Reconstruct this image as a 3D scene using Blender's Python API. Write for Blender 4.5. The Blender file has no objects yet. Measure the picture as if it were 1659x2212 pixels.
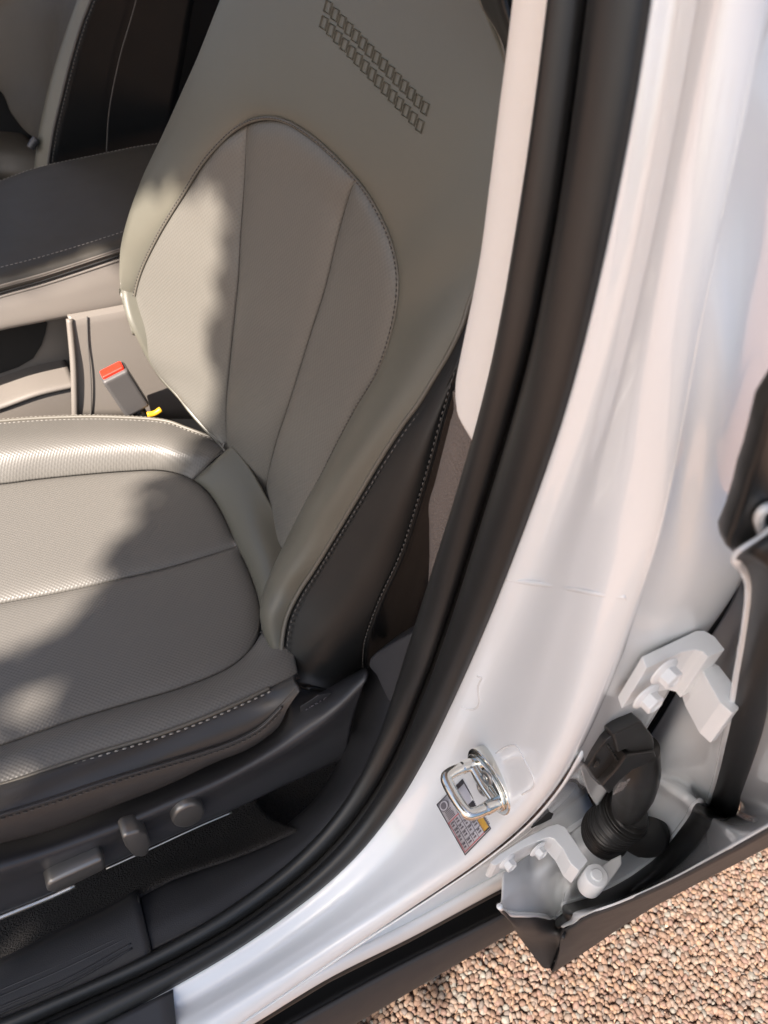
import bpy, bmesh, math, random
import numpy as np
from mathutils import Vector, Matrix
random.seed(5); rng = np.random.default_rng(5)
S = bpy.context.scene; COL = S.collection

# ------------------------------------------------------------------ camera
# car frame: +x towards the rear of the car, +y into the cabin, +z up; metres
CAM = np.array([0.0, -0.26, 1.45]); FPX = 1671.0; CX, CY = 829.5, 1106.0
Xc = np.array([.88, .2855, -.38]); Xc /= np.linalg.norm(Xc)
Zc = np.array([.072, .71, .70]); Zc -= Xc * Zc.dot(Xc); Zc /= np.linalg.norm(Zc)
Yc = np.cross(Zc, Xc)
ROT = np.array([Xc, Yc, Zc])            # camera axes -> car axes
cd = bpy.data.cameras.new('camera'); cam = bpy.data.objects.new('camera', cd); COL.objects.link(cam)
M4 = Matrix([list(ROT[i]) + [CAM[i]] for i in range(3)] + [[0, 0, 0, 1]]); cam.matrix_world = M4
cd.sensor_fit = 'VERTICAL'; cd.sensor_height = 36; cd.sensor_width = 27
cd.lens = 36 * FPX / 2212; cd.clip_start = 0.02; cd.clip_end = 500
cd.dof.use_dof = True; cd.dof.focus_distance = 0.85; cd.dof.aperture_fstop = cd.lens / 3.2
S.camera = cam

# ------------------------------------------------------------------ light
SUN_DIR = np.array([.60, .30, -.74]); SUN_DIR /= np.linalg.norm(SUN_DIR)   # direction the light travels
w = bpy.data.worlds.new("World"); S.world = w; w.use_nodes = True
nt = w.node_tree; bg = nt.nodes['Background']; sk = nt.nodes.new('ShaderNodeTexSky')
sk.sky_type = 'NISHITA'; sk.sun_disc = False; sk.sun_elevation = math.asin(-SUN_DIR[2])
sk.sun_rotation = math.atan2(-SUN_DIR[0], -SUN_DIR[1]); sk.air_density = 1.0; sk.dust_density = 3.0; sk.ozone_density = .6
hs = nt.nodes.new('ShaderNodeHueSaturation'); hs.inputs['Saturation'].default_value = 1.0
nt.links.new(sk.outputs[0], hs.inputs['Color']); nt.links.new(hs.outputs[0], bg.inputs[0]); bg.inputs[1].default_value = 0.066
sl = bpy.data.lights.new('sun', 'SUN'); sl.energy = 5.0; sl.angle = math.radians(.5); sl.color = (1, .89, .80)
so = bpy.data.objects.new('sun', sl); COL.objects.link(so)
so.rotation_euler = Vector(SUN_DIR).to_track_quat('-Z', 'Y').to_euler(); so.location = (-3, -2, 4)
S.view_settings.view_transform = 'Standard'; S.view_settings.look = 'None'; S.view_settings.exposure = 1.62
S.view_settings.gamma = 1
S.cycles.max_bounces = 8; S.cycles.diffuse_bounces = 4; S.cycles.use_denoising = True

# ------------------------------------------------------------------ rays and surfaces
def ray(px, py):
    d = ROT @ np.array([(px - CX) / FPX, -(py - CY) / FPX, -1.0]); return d
def zp(px, py, z): d = ray(px, py); return CAM + d * (z - CAM[2]) / d[2]
def yp(px, py, y): d = ray(px, py); return CAM + d * (y - CAM[1]) / d[1]
def xp(px, py, x): d = ray(px, py); return CAM + d * (x - CAM[0]) / d[0]
RA = math.radians(16)
BN = np.array([-math.cos(RA), -.2 * math.cos(RA), math.sin(RA)]); BN /= np.linalg.norm(BN); BP = np.array([.285, .30, .70])
def br(px, py, h):                       # reclined backrest plane, h metres proud of it
    d = ray(px, py); return CAM + d * ((BP + BN * h - CAM).dot(BN) / d.dot(BN))
def crom(P, n):
    P = np.asarray(P, float)
    if len(P) == 2: return P[0] + (P[1] - P[0]) * np.linspace(0, 1, n)[:, None]
    Q = np.vstack([2 * P[0] - P[1], P, 2 * P[-1] - P[-2]]); out = []
    for i in range(1, len(Q) - 2):
        a, b, c, d = Q[i-1:i+3]
        d1 = max(np.linalg.norm(b-a)**.5, 1e-6); d2 = max(np.linalg.norm(c-b)**.5, 1e-6); d3 = max(np.linalg.norm(d-c)**.5, 1e-6)
        m1 = (b-a)/d1 - (c-a)/(d1+d2) + (c-b)/d2; m2 = (c-b)/d2 - (d-b)/(d2+d3) + (d-c)/d3; m1 *= d2; m2 *= d2
        for t in np.linspace(0, 1, 13)[:-1]:
            out.append((2*t**3-3*t**2+1)*b + (t**3-2*t**2+t)*m1 + (-2*t**3+3*t**2)*c + (t**3-t**2)*m2)
    out.append(Q[-2]); out = np.array(out)
    s = np.r_[0, np.cumsum(np.linalg.norm(np.diff(out, axis=0), axis=1))]
    q = np.linspace(0, s[-1], n)
    return np.stack([np.interp(q, s, out[:, k]) for k in range(out.shape[1])], 1)
JPATH = crom([(.36, 0, 2.0), (.335, 0, 1.7), (.318, 0, 1.4), (.305, 0, 1.15), (.297, 0, .95), (.288, 0, .82), (.27, 0, .71), (.22, 0, .615), (.13, 0, .55), (.0, 0, .52), (-.2, 0, .505), (-.8, 0, .50), (-1.6, 0, .5)], 400)
JT = np.gradient(JPATH, axis=0); JN = np.stack([JT[:, 2], JT[:, 1] * 0, -JT[:, 0]], 1); JN /= np.linalg.norm(JN, axis=1)[:, None]
def jb(px, py, off=0.0):                 # door-opening jamb surface (extruded along y)
    d = ray(px, py); P = JPATH + JN * off
    a, b = P[:-1, [0, 2]], P[1:, [0, 2]]; o = CAM[[0, 2]]; dd = d[[0, 2]]; e = b - a
    den = dd[0] * -e[:, 1] + dd[1] * e[:, 0]; r = a - o
    t = (r[:, 0] * -e[:, 1] + r[:, 1] * e[:, 0]) / den; s = (dd[0] * r[:, 1] - dd[1] * r[:, 0]) / den
    ok = (s >= -1e-6) & (s <= 1 + 1e-6) & (t > 0)
    return CAM + d * t[ok].min()
def ext(c, L=.5): c = np.asarray(c); return np.vstack([c, c[-1] + np.array([-L*.5, 0, 0]), c[-1] + np.array([-L, 0, 0])])
def jnorm(p): i = np.argmin(((JPATH - p)[:, [0, 2]]**2).sum(1)); return JN[i]
def cv(f, pts, prm=None):
    out = []
    for p in pts:
        out.append(f(p[0], p[1], p[2] if len(p) > 2 else prm))
    return np.array(out)

# ------------------------------------------------------------------ materials
MT = {}
def mat(name, col, rough=.5, metal=0., coat=0., bump=None, var=0., spec=.5, sheen=0., varscale=8., aniso=None):
    m = bpy.data.materials.new(name); m.use_nodes = True; n = m.node_tree.nodes; L = m.node_tree.links
    b = n['Principled BSDF']; b.inputs['Base Color'].default_value = (*col, 1); b.inputs['Roughness'].default_value = rough
    b.inputs['Metallic'].default_value = metal; b.inputs['Coat Weight'].default_value = coat; b.inputs['Coat Roughness'].default_value = .03; b.inputs['Coat IOR'].default_value = 1.65
    b.inputs['Specular IOR Level'].default_value = spec; b.inputs['Sheen Weight'].default_value = sheen
    tc = n.new('ShaderNodeTexCoord')
    if var:
        no = n.new('ShaderNodeTexNoise'); no.inputs['Scale'].default_value = varscale; no.inputs['Detail'].default_value = 5
        L.new(tc.outputs['Object'], no.inputs['Vector'])
        mx = n.new('ShaderNodeMix'); mx.data_type = 'RGBA'
        mx.inputs['A'].default_value = (*[c * (1 - var) for c in col], 1); mx.inputs['B'].default_value = (*[min(1, c * (1 + var)) for c in col], 1)
        L.new(no.outputs['Fac'], mx.inputs['Factor']); L.new(mx.outputs['Result'], b.inputs['Base Color'])
        rr = n.new('ShaderNodeMapRange'); rr.inputs['To Min'].default_value = rough * .85; rr.inputs['To Max'].default_value = min(1, rough * 1.15)
        no2 = n.new('ShaderNodeTexNoise'); no2.inputs['Scale'].default_value = 40; no2.inputs['Detail'].default_value = 6
        L.new(tc.outputs['Object'], no2.inputs['Vector']); L.new(no2.outputs['Fac'], rr.inputs['Value']); L.new(rr.outputs['Result'], b.inputs['Roughness'])
    if bump:
        kind, scale, dist, strength = bump[:4]
        bp = n.new('ShaderNodeBump'); bp.inputs['Distance'].default_value = dist; bp.inputs['Strength'].default_value = strength
        mp = n.new('ShaderNodeMapping'); L.new(tc.outputs['Object'], mp.inputs['Vector'])
        if kind == 'noise':
            t = n.new('ShaderNodeTexNoise'); t.inputs['Scale'].default_value = scale; t.inputs['Detail'].default_value = 3; o = t.outputs['Fac']
            L.new(mp.outputs[0], t.inputs['Vector'])
        elif kind == 'cells':
            t = n.new('ShaderNodeTexVoronoi'); t.inputs['Scale'].default_value = scale; t.feature = 'F1'; o = t.outputs['Distance']
            L.new(mp.outputs[0], t.inputs['Vector'])
        elif kind == 'dots':     # woven / perforated rows: two crossed sine lattices; bump[4] = axes
            ax = bump[4]; sx = n.new('ShaderNodeSeparateXYZ'); L.new(mp.outputs[0], sx.inputs[0])
            def M(op, a, bb=None):
                q = n.new('ShaderNodeMath'); q.operation = op
                for i, v in enumerate((a, bb)):
                    if v is None: continue
                    if isinstance(v, (int, float)): q.inputs[i].default_value = v
                    else: L.new(v, q.inputs[i])
                return q.outputs[0]
            A = M('MULTIPLY', sx.outputs[ax[0]], scale); B = M('MULTIPLY', sx.outputs[ax[1]], scale * (bump[5] if len(bump) > 5 else 1))
            s1 = M('SINE', M('ADD', A, B)); s2 = M('SINE', M('SUBTRACT', A, B)); o = M('ADD', s1, s2)
            rmp = n.new('ShaderNodeMapRange'); rmp.inputs['From Min'].default_value = -1.6; rmp.inputs['From Max'].default_value = 0
            rmp.inputs['To Min'].default_value = .87; rmp.inputs['To Max'].default_value = 1.0; L.new(o, rmp.inputs['Value'])
            mc = n.new('ShaderNodeMix'); mc.data_type = 'RGBA'; mc.blend_type = 'MULTIPLY'; mc.inputs['Factor'].default_value = 1
            L.new(rmp.outputs[0], mc.inputs['B']); src = b.inputs['Base Color'].links
            if src: L.new(src[0].from_socket, mc.inputs['A'])
            else: mc.inputs['A'].default_value = (*col, 1)
            L.new(mc.outputs['Result'], b.inputs['Base Color'])
        elif kind == 'wave':
            t = n.new('ShaderNodeTexWave'); t.bands_direction = bump[4]; t.inputs['Scale'].default_value = scale; o = t.outputs['Fac']
            L.new(mp.outputs[0], t.inputs['Vector'])
        L.new(o, bp.inputs['Height']); L.new(bp.outputs['Normal'], b.inputs['Normal'])
    MT[name] = m; return m
mat('white_paint', (.83, .865, .885), .32, coat=1.)
mat('white_paint_matt', (.82, .85, .865), .42, coat=.35, bump=('noise', 500, .0004, .25), var=.03)
mat('leather', (.117, .113, .090), .38, bump=('noise', 1100, .0004, .32), var=.05, spec=.5)
mat('leather_side', (.010, .0105, .0105), .40, bump=('noise', 1000, .0004, .35), var=.06, spec=.42)
mat('leather_back', (.134, .128, .112), .40, bump=('dots', 1300, .0003, .25, (1, 2), .8), var=.04)
mat('leather_cushion', (.137, .130, .117), .42, bump=('dots', 1250, .0003, .25, (0, 1)), var=.04)
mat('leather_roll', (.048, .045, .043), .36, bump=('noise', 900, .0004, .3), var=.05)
mat('piping', (.12, .11, .09), .45)
mat('thread', (.26, .245, .22), .6)
mat('thread_dark', (.075, .070, .064), .6)
mat('dark_plastic', (.030, .031, .034), .36, bump=('noise', 900, .0005, .5), var=.12, varscale=14)
mat('shield_plastic', (.047, .048, .052), .34, bump=('noise', 1400, .0003, .3), var=.06)
mat('console_plastic', (.175, .157, .138), .5, bump=('noise', 900, .0003, .25), var=.05)
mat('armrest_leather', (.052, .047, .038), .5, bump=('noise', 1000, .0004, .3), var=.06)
mat('trim_grain', (.15, .128, .115), .55, bump=('cells', 420, .0012, .8), var=.04)
mat('cloth', (.90, .87, .82), .9, bump=('wave', 330, .0004, .5, 'Z'), var=.02, sheen=.2)
mat('rubber', (.017, .018, .0185), .38, bump=('noise', 1500, .0002, .3), var=.12, varscale=20)
mat('rubber_black', (.010, .010, .010), .5)
mat('void', (.006, .006, .006), .8)
mat('carpet', (.022, .020, .019), 1., bump=('noise', 420, .004, 1.), var=.5, varscale=160)
mat('cladding', (.042, .040, .041), .55, bump=('noise', 900, .0005, .35), var=.06)
mat('steel', (.74, .74, .70), .14, metal=1., bump=('noise', 60, .0006, .25))
mat('steel_dark', (.35, .35, .35), .3, metal=1.)
mat('chrome', (.62, .60, .56), .38, metal=1.)
mat('button_red', (.75, .03, .012), .35)
mat('buckle_plastic', (.095, .090, .088), .35); mat('switch_plastic', (.26, .255, .245), .33, metal=.75); mat('seal_rubber', (.010, .010, .010), .42, bump=('noise', 1500, .0002, .3), spec=.4)
mat('amber', (.75, .40, .02), .4)
mat('label_white', (.52, .51, .55), .45); mat('label_black', (.035, .033, .038), .45); mat('label_amber', (.62, .36, .06), .45)
mat('label_red', (.60, .12, .14), .45); mat('print_grey', (.16, .15, .17), .5); mat('print_pale', (.24, .22, .21), .5)
mat('connector', (.020, .0195, .019), .33, bump=('noise', 900, .0003, .3), var=.3, varscale=30)
mat('clear_film', (.80, .80, .80), .12, coat=1.)
mat('tag_print', (.09, .085, .09), .5)
def gravel_mat():
    m = bpy.data.materials.new('gravel_stone'); m.use_nodes = True; n = m.node_tree.nodes; L = m.node_tree.links; b = n['Principled BSDF']
    a = n.new('ShaderNodeAttribute'); a.attribute_name = 'tint'; tc = n.new('ShaderNodeTexCoord')
    no = n.new('ShaderNodeTexNoise'); no.inputs['Scale'].default_value = 260; no.inputs['Detail'].default_value = 5; L.new(tc.outputs['Object'], no.inputs['Vector'])
    r = n.new('ShaderNodeMapRange'); r.inputs['To Min'].default_value = .65; r.inputs['To Max'].default_value = 1.3; L.new(no.outputs['Fac'], r.inputs['Value'])
    mx = n.new('ShaderNodeMix'); mx.data_type = 'RGBA'; mx.blend_type = 'MULTIPLY'; mx.inputs['Factor'].default_value = 1
    L.new(a.outputs['Color'], mx.inputs['A']); L.new(r.outputs[0], mx.inputs['B']); L.new(mx.outputs['Result'], b.inputs['Base Color'])
    b.inputs['Roughness'].default_value = .75
    bp = n.new('ShaderNodeBump'); bp.inputs['Distance'].default_value = .001; bp.inputs['Strength'].default_value = .5
    L.new(no.outputs['Fac'], bp.inputs['Height']); L.new(bp.outputs['Normal'], b.inputs['Normal']); MT['gravel_stone'] = m
gravel_mat()
def ground_mat():
    m = bpy.data.materials.new('ground_gravel'); m.use_nodes = True; n = m.node_tree.nodes; L = m.node_tree.links; b = n['Principled BSDF']
    tc = n.new('ShaderNodeTexCoord'); v = n.new('ShaderNodeTexVoronoi'); v.inputs['Scale'].default_value = 75; L.new(tc.outputs['Object'], v.inputs['Vector'])
    cr = n.new('ShaderNodeValToRGB'); e = cr.color_ramp.elements; e[0].color = (.12, .06, .04, 1); e[1].color = (.55, .38, .28, 1)
    q = e.new(.5); q.color = (.36, .21, .14, 1); sp = n.new('ShaderNodeSeparateColor'); L.new(v.outputs['Color'], sp.inputs[0]); L.new(sp.outputs[0], cr.inputs[0])
    L.new(cr.outputs[0], b.inputs['Base Color']); b.inputs['Roughness'].default_value = .8
    bp = n.new('ShaderNodeBump'); bp.inputs['Distance'].default_value = .01; bp.invert = True; L.new(v.outputs['Distance'], bp.inputs['Height']); L.new(bp.outputs['Normal'], b.inputs['Normal'])
    MT['ground_gravel'] = m
ground_mat()
mat('leaf', (.05, .095, .025), .5, var=.3, varscale=3); mat('bark', (.10, .07, .05), .9, bump=('noise', 60, .01, 1.))

# ------------------------------------------------------------------ object helpers
def thing(name, label, cat, loc=(0, 0, 0), group=None):
    o = bpy.data.objects.new(name, None); COL.objects.link(o); o.location = loc; o.empty_display_size = .05
    o['label'] = label; o['category'] = cat
    if group: o['group'] = group
    return o
def par(o, parent):
    if parent is not None:
        o.parent = parent; 
        mw = Matrix.Identity(4); p = parent
        while p is not None: mw = (Matrix.Translation(p.location) if p.type == 'EMPTY' else Matrix.Identity(4)) @ mw; p = p.parent
        if parent.type == 'EMPTY': o.matrix_parent_inverse = mw.inverted()
def obj(name, V, F, m, parent=None, smooth=True, label=None, kind=None, bevel=0, solid=0, sub=0, mats=None, fm=None):
    me = bpy.data.meshes.new(name); me.from_pydata([tuple(map(float, v)) for v in V], [], [tuple(map(int, f)) for f in F]); me.update()
    for mm in (mats or [m]): me.materials.append(MT[mm])
    if fm is not None: me.polygons.foreach_set('material_index', fm)
    if smooth: me.polygons.foreach_set('use_smooth', [True] * len(me.polygons))
    o = bpy.data.objects.new(name, me); COL.objects.link(o); par(o, parent)
    if label: o['label'] = label
    if kind: o['kind'] = kind
    if solid:
        s = o.modifiers.new('solid', 'SOLIDIFY'); s.thickness = solid; s.offset = -1; s.use_rim = True
    if bevel:
        b = o.modifiers.new('bevel', 'BEVEL'); b.width = bevel; b.segments = 3; b.limit_method = 'ANGLE'; b.angle_limit = math.radians(35)
        b.harden_normals = False
    if sub: q = o.modifiers.new('sub', 'SUBSURF'); q.levels = sub; q.render_levels = sub
    return o
def grid(name, P, m, parent=None, solid=.004, puff=0, seam=.006, edges=(1, 1, 1, 1), pdir=None, **k):
    nu, nv = P.shape[:2]
    du = np.gradient(P, axis=0); dv = np.gradient(P, axis=1); N = np.cross(du, dv); N /= np.maximum(np.linalg.norm(N, axis=2), 1e-9)[..., None]
    c = (N * (CAM - P)).sum(2).mean(); flip = c < 0
    if flip: N = -N
    if puff:
        su = np.cumsum(np.linalg.norm(np.diff(P, axis=0, prepend=P[:1]), axis=2), axis=0); sv = np.cumsum(np.linalg.norm(np.diff(P, axis=1, prepend=P[:, :1]), axis=2), axis=1)
        g = np.ones((nu, nv))
        for e, dd in zip(edges, (su, su[-1:] - su, sv, sv[:, -1:] - sv)):
            if e: g *= 1 - np.exp(-np.maximum(dd, 0) / seam)
        P = P + (N if pdir is None else np.array(pdir)) * (puff * g)[..., None]
    idx = np.arange(nu * nv).reshape(nu, nv); a, b, c_, d = idx[:-1, :-1], idx[1:, :-1], idx[1:, 1:], idx[:-1, 1:]
    F = np.stack([a, b, c_, d] if not flip else [a, d, c_, b], -1).reshape(-1, 4)
    return obj(name, P.reshape(-1, 3), F, m, parent, solid=solid, **k)
def loft(curves, nu=60, nv=24, straight=False):
    R = np.array([crom(c, nu) for c in curves])
    if straight or len(curves) == 2:
        out = []
        L = len(curves) - 1
        for s in np.linspace(0, L, nv):
            i = min(int(s), L - 1); out.append(R[i] * (1 - (s - i)) + R[i + 1] * (s - i))
        return np.array(out).transpose(1, 0, 2)
    out = np.zeros((nu, nv, 3))
    for i in range(nu): out[i] = crom(R[:, i], nv)
    return out
def coons(T, B, L, R, nu=50, nv=60):
    T, B, L, R = crom(T, nu), crom(B, nu), crom(L, nv), crom(R, nv)
    u = np.linspace(0, 1, nu)[:, None, None]; v = np.linspace(0, 1, nv)[None, :, None]
    return (1-v)*T[:, None] + v*B[:, None] + (1-u)*L[None] + u*R[None] - ((1-u)*(1-v)*T[0] + u*(1-v)*T[-1] + (1-u)*v*B[0] + u*v*B[-1])
def tube_geo(P, r, n=10, ell=1., up=None):
    P = np.asarray(P, float); r = np.broadcast_to(np.asarray(r, float), (len(P),)); T = np.gradient(P, axis=0); T /= np.linalg.norm(T, axis=1)[:, None]
    ref = np.array(up if up is not None else (.3, .2, 1.)); a = np.cross(T[0], ref); a /= np.linalg.norm(a); V = []
    for i in range(len(P)):
        a = a - T[i] * a.dot(T[i]); a /= np.linalg.norm(a); b = np.cross(T[i], a)
        for k in range(n):
            th = 2 * math.pi * k / n; V.append(P[i] + r[i] * (math.cos(th) * a + ell * math.sin(th) * b))
    F = [(i*n+k, i*n+(k+1) % n, (i+1)*n+(k+1) % n, (i+1)*n+k) for i in range(len(P)-1) for k in range(n)]
    F.append(tuple(range(n))[::-1]); F.append(tuple(range((len(P)-1)*n, len(P)*n)))
    return V, F
def tube(name, P, r, m, parent=None, n=12, **k):
    ell = k.pop('ell', 1.); up = k.pop('up', None)
    V, F = tube_geo(P, r, n, ell, up); return obj(name, V, F, m, parent, **k)
def join_geo(parts):
    V, F = [], []
    for v, f in parts: o = len(V); V += list(v); F += [tuple(i + o for i in q) for q in f]
    return V, F
def stitches(P, m, parent, length=.0042, gap=.0022, r=.00065, off=None, name='stitching'):
    P = np.asarray(P, float); s = np.r_[0, np.cumsum(np.linalg.norm(np.diff(P, axis=0), axis=1))]; parts = []
    q = 0.
    while q + length < s[-1]:
        g = np.array([[np.interp(q + length * f, s, P[:, k]) for k in range(3)] for f in (0, .25, .75, 1)])
        if off is not None: g = g + off
        parts.append(tube_geo(g, [r*.4, r, r, r*.4], 5)); q += length + gap
    V, F = join_geo(parts); return obj(name, V, F, m, parent, kind='stuff')
def prism(name, poly, ext, m, parent=None, bevel=.001, **k):
    poly = np.asarray(poly, float); n = len(poly); V = np.vstack([poly, poly + np.asarray(ext)])
    area = sum(np.cross(poly[i] - poly[0], poly[(i+1) % n] - poly[0]) for i in range(n))
    f0, f1 = tuple(range(n)), tuple(range(n, 2*n))
    if area.dot(ext) > 0: F = [f0[::-1], f1] + [(i, (i+1) % n, n+(i+1) % n, n+i) for i in range(n)]
    else: F = [f0, f1[::-1]] + [((i+1) % n, i, n+i, n+(i+1) % n) for i in range(n)]
    k.setdefault('smooth', False)
    return obj(name, V, F, m, parent, bevel=bevel, **k)
def box(name, c, size, m, parent=None, axes=None, bevel=.001, **k):
    ax = np.eye(3) if axes is None else np.asarray(axes, float); c = np.asarray(c, float); h = np.asarray(size) / 2
    q = [c + ax[0]*sx*h[0] + ax[1]*sy*h[1] - ax[2]*h[2] for sx, sy in ((-1, -1), (1, -1), (1, 1), (-1, 1))]
    return prism(name, q, ax[2] * size[2], m, parent, bevel, **k)
def disc_geo(c, ax, prof, n=32):         # lathe: prof = [(radius, height)] about axis ax
    ax = np.asarray(ax, float) / np.linalg.norm(ax); a = np.cross(ax, (.31, .2, .93)); a /= np.linalg.norm(a); b = np.cross(ax, a); V = []
    for r, h in prof:
        for k in range(n): th = 2*math.pi*k/n; V.append(np.asarray(c) + ax*h + r*(a*math.cos(th) + b*math.sin(th)))
    F = [(i*n+k, i*n+(k+1) % n, (i+1)*n+(k+1) % n, (i+1)*n+k) for i in range(len(prof)-1) for k in range(n)]
    F += [tuple(range(n))[::-1], tuple(range((len(prof)-1)*n, len(prof)*n))]
    return V, F
def lathe(name, c, ax, prof, m, parent=None, n=32, **k):
    V, F = disc_geo(c, ax, prof, n); k.setdefault('bevel', .0006); return obj(name, V, F, m, parent, **k)
def smoothp(P, n=80): return crom(P, n)
def off(P, v): return np.asarray(P) + np.asarray(v)

# ================================================================== GROUND
g = obj('ground', [(-60, -60, 0), (60, -60, 0), (60, 60, 0), (-60, 60, 0)], [(0, 1, 2, 3)], 'ground_gravel', kind='structure'); 
def ico(sub):
    bm = bmesh.new(); bmesh.ops.create_icosphere(bm, subdivisions=sub, radius=1); V = np.array([v.co[:] for v in bm.verts]); F = np.array([[v.index for v in f.verts] for f in bm.faces]); bm.free(); return V, F
def gravel(x0, x1, y0, y1, sp, sub, skip=None, layers=1):
    V0, F0 = ico(sub); allV, allF, allC = [], [], []; o = 0
    pal = .385 * np.array([.98, 1.0, .98]) * np.array([(.50, .32, .23), (.54, .37, .28), (.44, .27, .19), (.56, .41, .32), (.38, .30, .26), (.58, .37, .25), (.48, .36, .29), (.36, .22, .16), (.50, .45, .39), (.47, .29, .23)])
    for ly in range(layers):
        for gx in np.arange(x0, x1, sp):
            for gy in np.arange(y0, y1, sp):
                if skip and skip(gx, gy): continue
                s = sp * .56 * rng.uniform(.7, 1.25) * (1.05 if ly else 1); sc = s * np.array([rng.uniform(.85, 1.35), rng.uniform(.75, 1.05), rng.uniform(.55, .85)])
                e = Matrix.Rotation(rng.uniform(0, 6.3), 3, 'Z') @ Matrix.Rotation(rng.normal(0, .45), 3, 'X') @ Matrix.Rotation(rng.normal(0, .45), 3, 'Y')
                J = 1 + rng.normal(0, .13, V0.shape)
                P = (V0 * J * sc) @ np.array(e).T + (gx + rng.normal(0, sp*.28), gy + rng.normal(0, sp*.28), .004 + ly * sp * .42 + rng.uniform(0, sp*.28))
                allV.append(P); allF.append(F0 + o); o += len(V0); c = pal[rng.integers(len(pal))] * rng.uniform(.82, 1.14); allC.append(np.tile(np.r_[c, 1.], (len(V0), 1)))
    return np.vstack(allV), np.vstack(allF), np.vstack(allC)
def gravel_obj(parts):
    V, F, C = [], [], []; o = 0
    for v, f, c in parts: V.append(v); F.append(f + o); C.append(c); o += len(v)
    V, F, C = np.vstack(V), np.vstack(F), np.vstack(C)
    me = bpy.data.meshes.new('gravel'); me.vertices.add(len(V)); me.vertices.foreach_set('co', V.ravel()); me.loops.add(F.size); me.loops.foreach_set('vertex_index', F.ravel().astype(np.int32))
    me.polygons.add(len(F)); me.polygons.foreach_set('loop_start', np.arange(0, F.size, 3, dtype=np.int32)); me.polygons.foreach_set('loop_total', np.full(len(F), 3, dtype=np.int32))
    me.update(calc_edges=True); at = me.color_attributes.new('tint', 'FLOAT_COLOR', 'POINT'); at.data.foreach_set('color', C.ravel())
    me.polygons.foreach_set('use_smooth', [True] * len(F)); me.materials.append(MT['gravel_stone'])
    ob = bpy.data.objects.new('gravel', me); COL.objects.link(ob); ob['kind'] = 'stuff'; ob['label'] = 'pinkish tan pea gravel covering the ground below the car'; ob['category'] = 'gravel'
core = (.14, 1.2, -.62, .02)
gravel_obj([gravel(*core, .0088, 2, layers=2),
            gravel(-1.0, 2.2, -2.0, .12, .022, 1, skip=lambda x, y: core[0]+.02 < x < core[1]-.02 and core[2]+.02 < y < core[3]-.02, layers=1)])

# ================================================================== CAR BODY
body = thing('car_shell', 'white painted car body around the open door: pillar, sill and rocker', 'car body', (.3, 0, .3))
BEAD_OUT = [(1425, -160), (1407, 0), (1391, 120), (1367, 240), (1347, 360), (1323, 480), (1295, 600), (1267, 720), (1243, 820), (1219, 906), (1188, 996), (1150, 1096), (1121, 1170), (1098, 1236), (1052, 1356), (1015, 1440), (974, 1528), (938, 1593), (909, 1665), (873, 1737), (837, 1795), (783, 1852), (711, 1910), (639, 1971), (597, 2000), (531, 2039), (468, 2086), (373, 2137), (223, 2212), (60, 2296)]
GROOVE = [(1290, -160), (1275, 0), (1263, 80), (1247, 200), (1233, 320), (1213, 432), (1195, 540), (1171, 660), (1147, 760), (1125, 876), (1091, 956), (1063, 1036), (1035, 1136), (1015, 1220), (983, 1316), (951, 1396), (931, 1456), (903, 1536), (875, 1610), (844, 1665), (815, 1737), (783, 1780), (733, 1830), (675, 1888), (603, 1943), (531, 1990), (468, 2036), (324, 2108), (180, 2169), (72, 2216), (-60, 2280)]
BEAD_IN = [(1215, -160), (1195, 0), (1175, 160), (1153, 320), (1127, 480), (1099, 640), (1075, 780), (1047, 884), (1028, 962), (1008, 1010), (983, 1096), (955, 1180), (925, 1276), (903, 1346), (883, 1400), (863, 1460), (847, 1520), (828, 1590), (800, 1670), (768, 1730), (722, 1782), (660, 1840), (600, 1890), (520, 1950), (440, 2000), (324, 2062), (180, 2130), (0, 2200), (-120, 2250)]
RIDGE = [(1600, -160), (1560, 0), (1520, 200), (1480, 400), (1440, 600), (1400, 800), (1368, 960), (1342, 1120), (1310, 1270), (1285, 1400), (1255, 1520), (1215, 1640), (1165, 1735), (1100, 1808), (1000, 1872), (880, 1945), (760, 2022), (640, 2098), (520, 2175), (420, 2240), (300, 2310)]
CREASE = [(1680, -160), (1650, 0), (1606, 250), (1560, 450), (1520, 640), (1490, 820), (1467, 976), (1443, 1076), (1419, 1176), (1395, 1280), (1350, 1370), (1312, 1420), (1291, 1496), (1272, 1590), (1256, 1640), (1227, 1683), (1195, 1733), (1134, 1795), (1049, 1856), (981, 1903), (891, 1957), (783, 2028), (675, 2104), (531, 2200), (400, 2290), (300, 2350)]
def sm(P, k=9, n=140):
    Q = crom(np.array(P, float), n); W = np.vstack([np.repeat(Q[:1], k, 0), Q, np.repeat(Q[-1:], k, 0)])
    o = np.array([W[i:i+2*k+1].mean(0) for i in range(n)]); o[:k] = Q[:k]*.5 + o[:k]*.5; return [tuple(q) for q in o[::4]]
BEAD_OUT, GROOVE, BEAD_IN, RIDGE, CREASE = [sm(q) for q in (BEAD_OUT, GROOVE, BEAD_IN, RIDGE, CREASE)]
cRid = ext(cv(jb, RIDGE, .0025)); cCre = ext(cv(jb, CREASE, -.010)); cBo = ext(cv(jb, BEAD_OUT, 0.))
inner = ext(cv(jb, GROOVE, -.022))
C2 = [(p[0] + 55 - 20 * np.clip((p[1]-1700)/200, 0, 1), p[1] + 12 + 14 * np.clip((p[1]-1300)/300, 0, 1)) for p in BEAD_OUT]
cC2 = ext(cv(jb, C2, -.008))
cMid = ext(cv(jb, [((a[0]*.45 + b[0]*.55), (a[1]*.45 + b[1]*.55)) for a, b in zip(crom(C2, 24), crom(RIDGE, 24))], .001))
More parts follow.
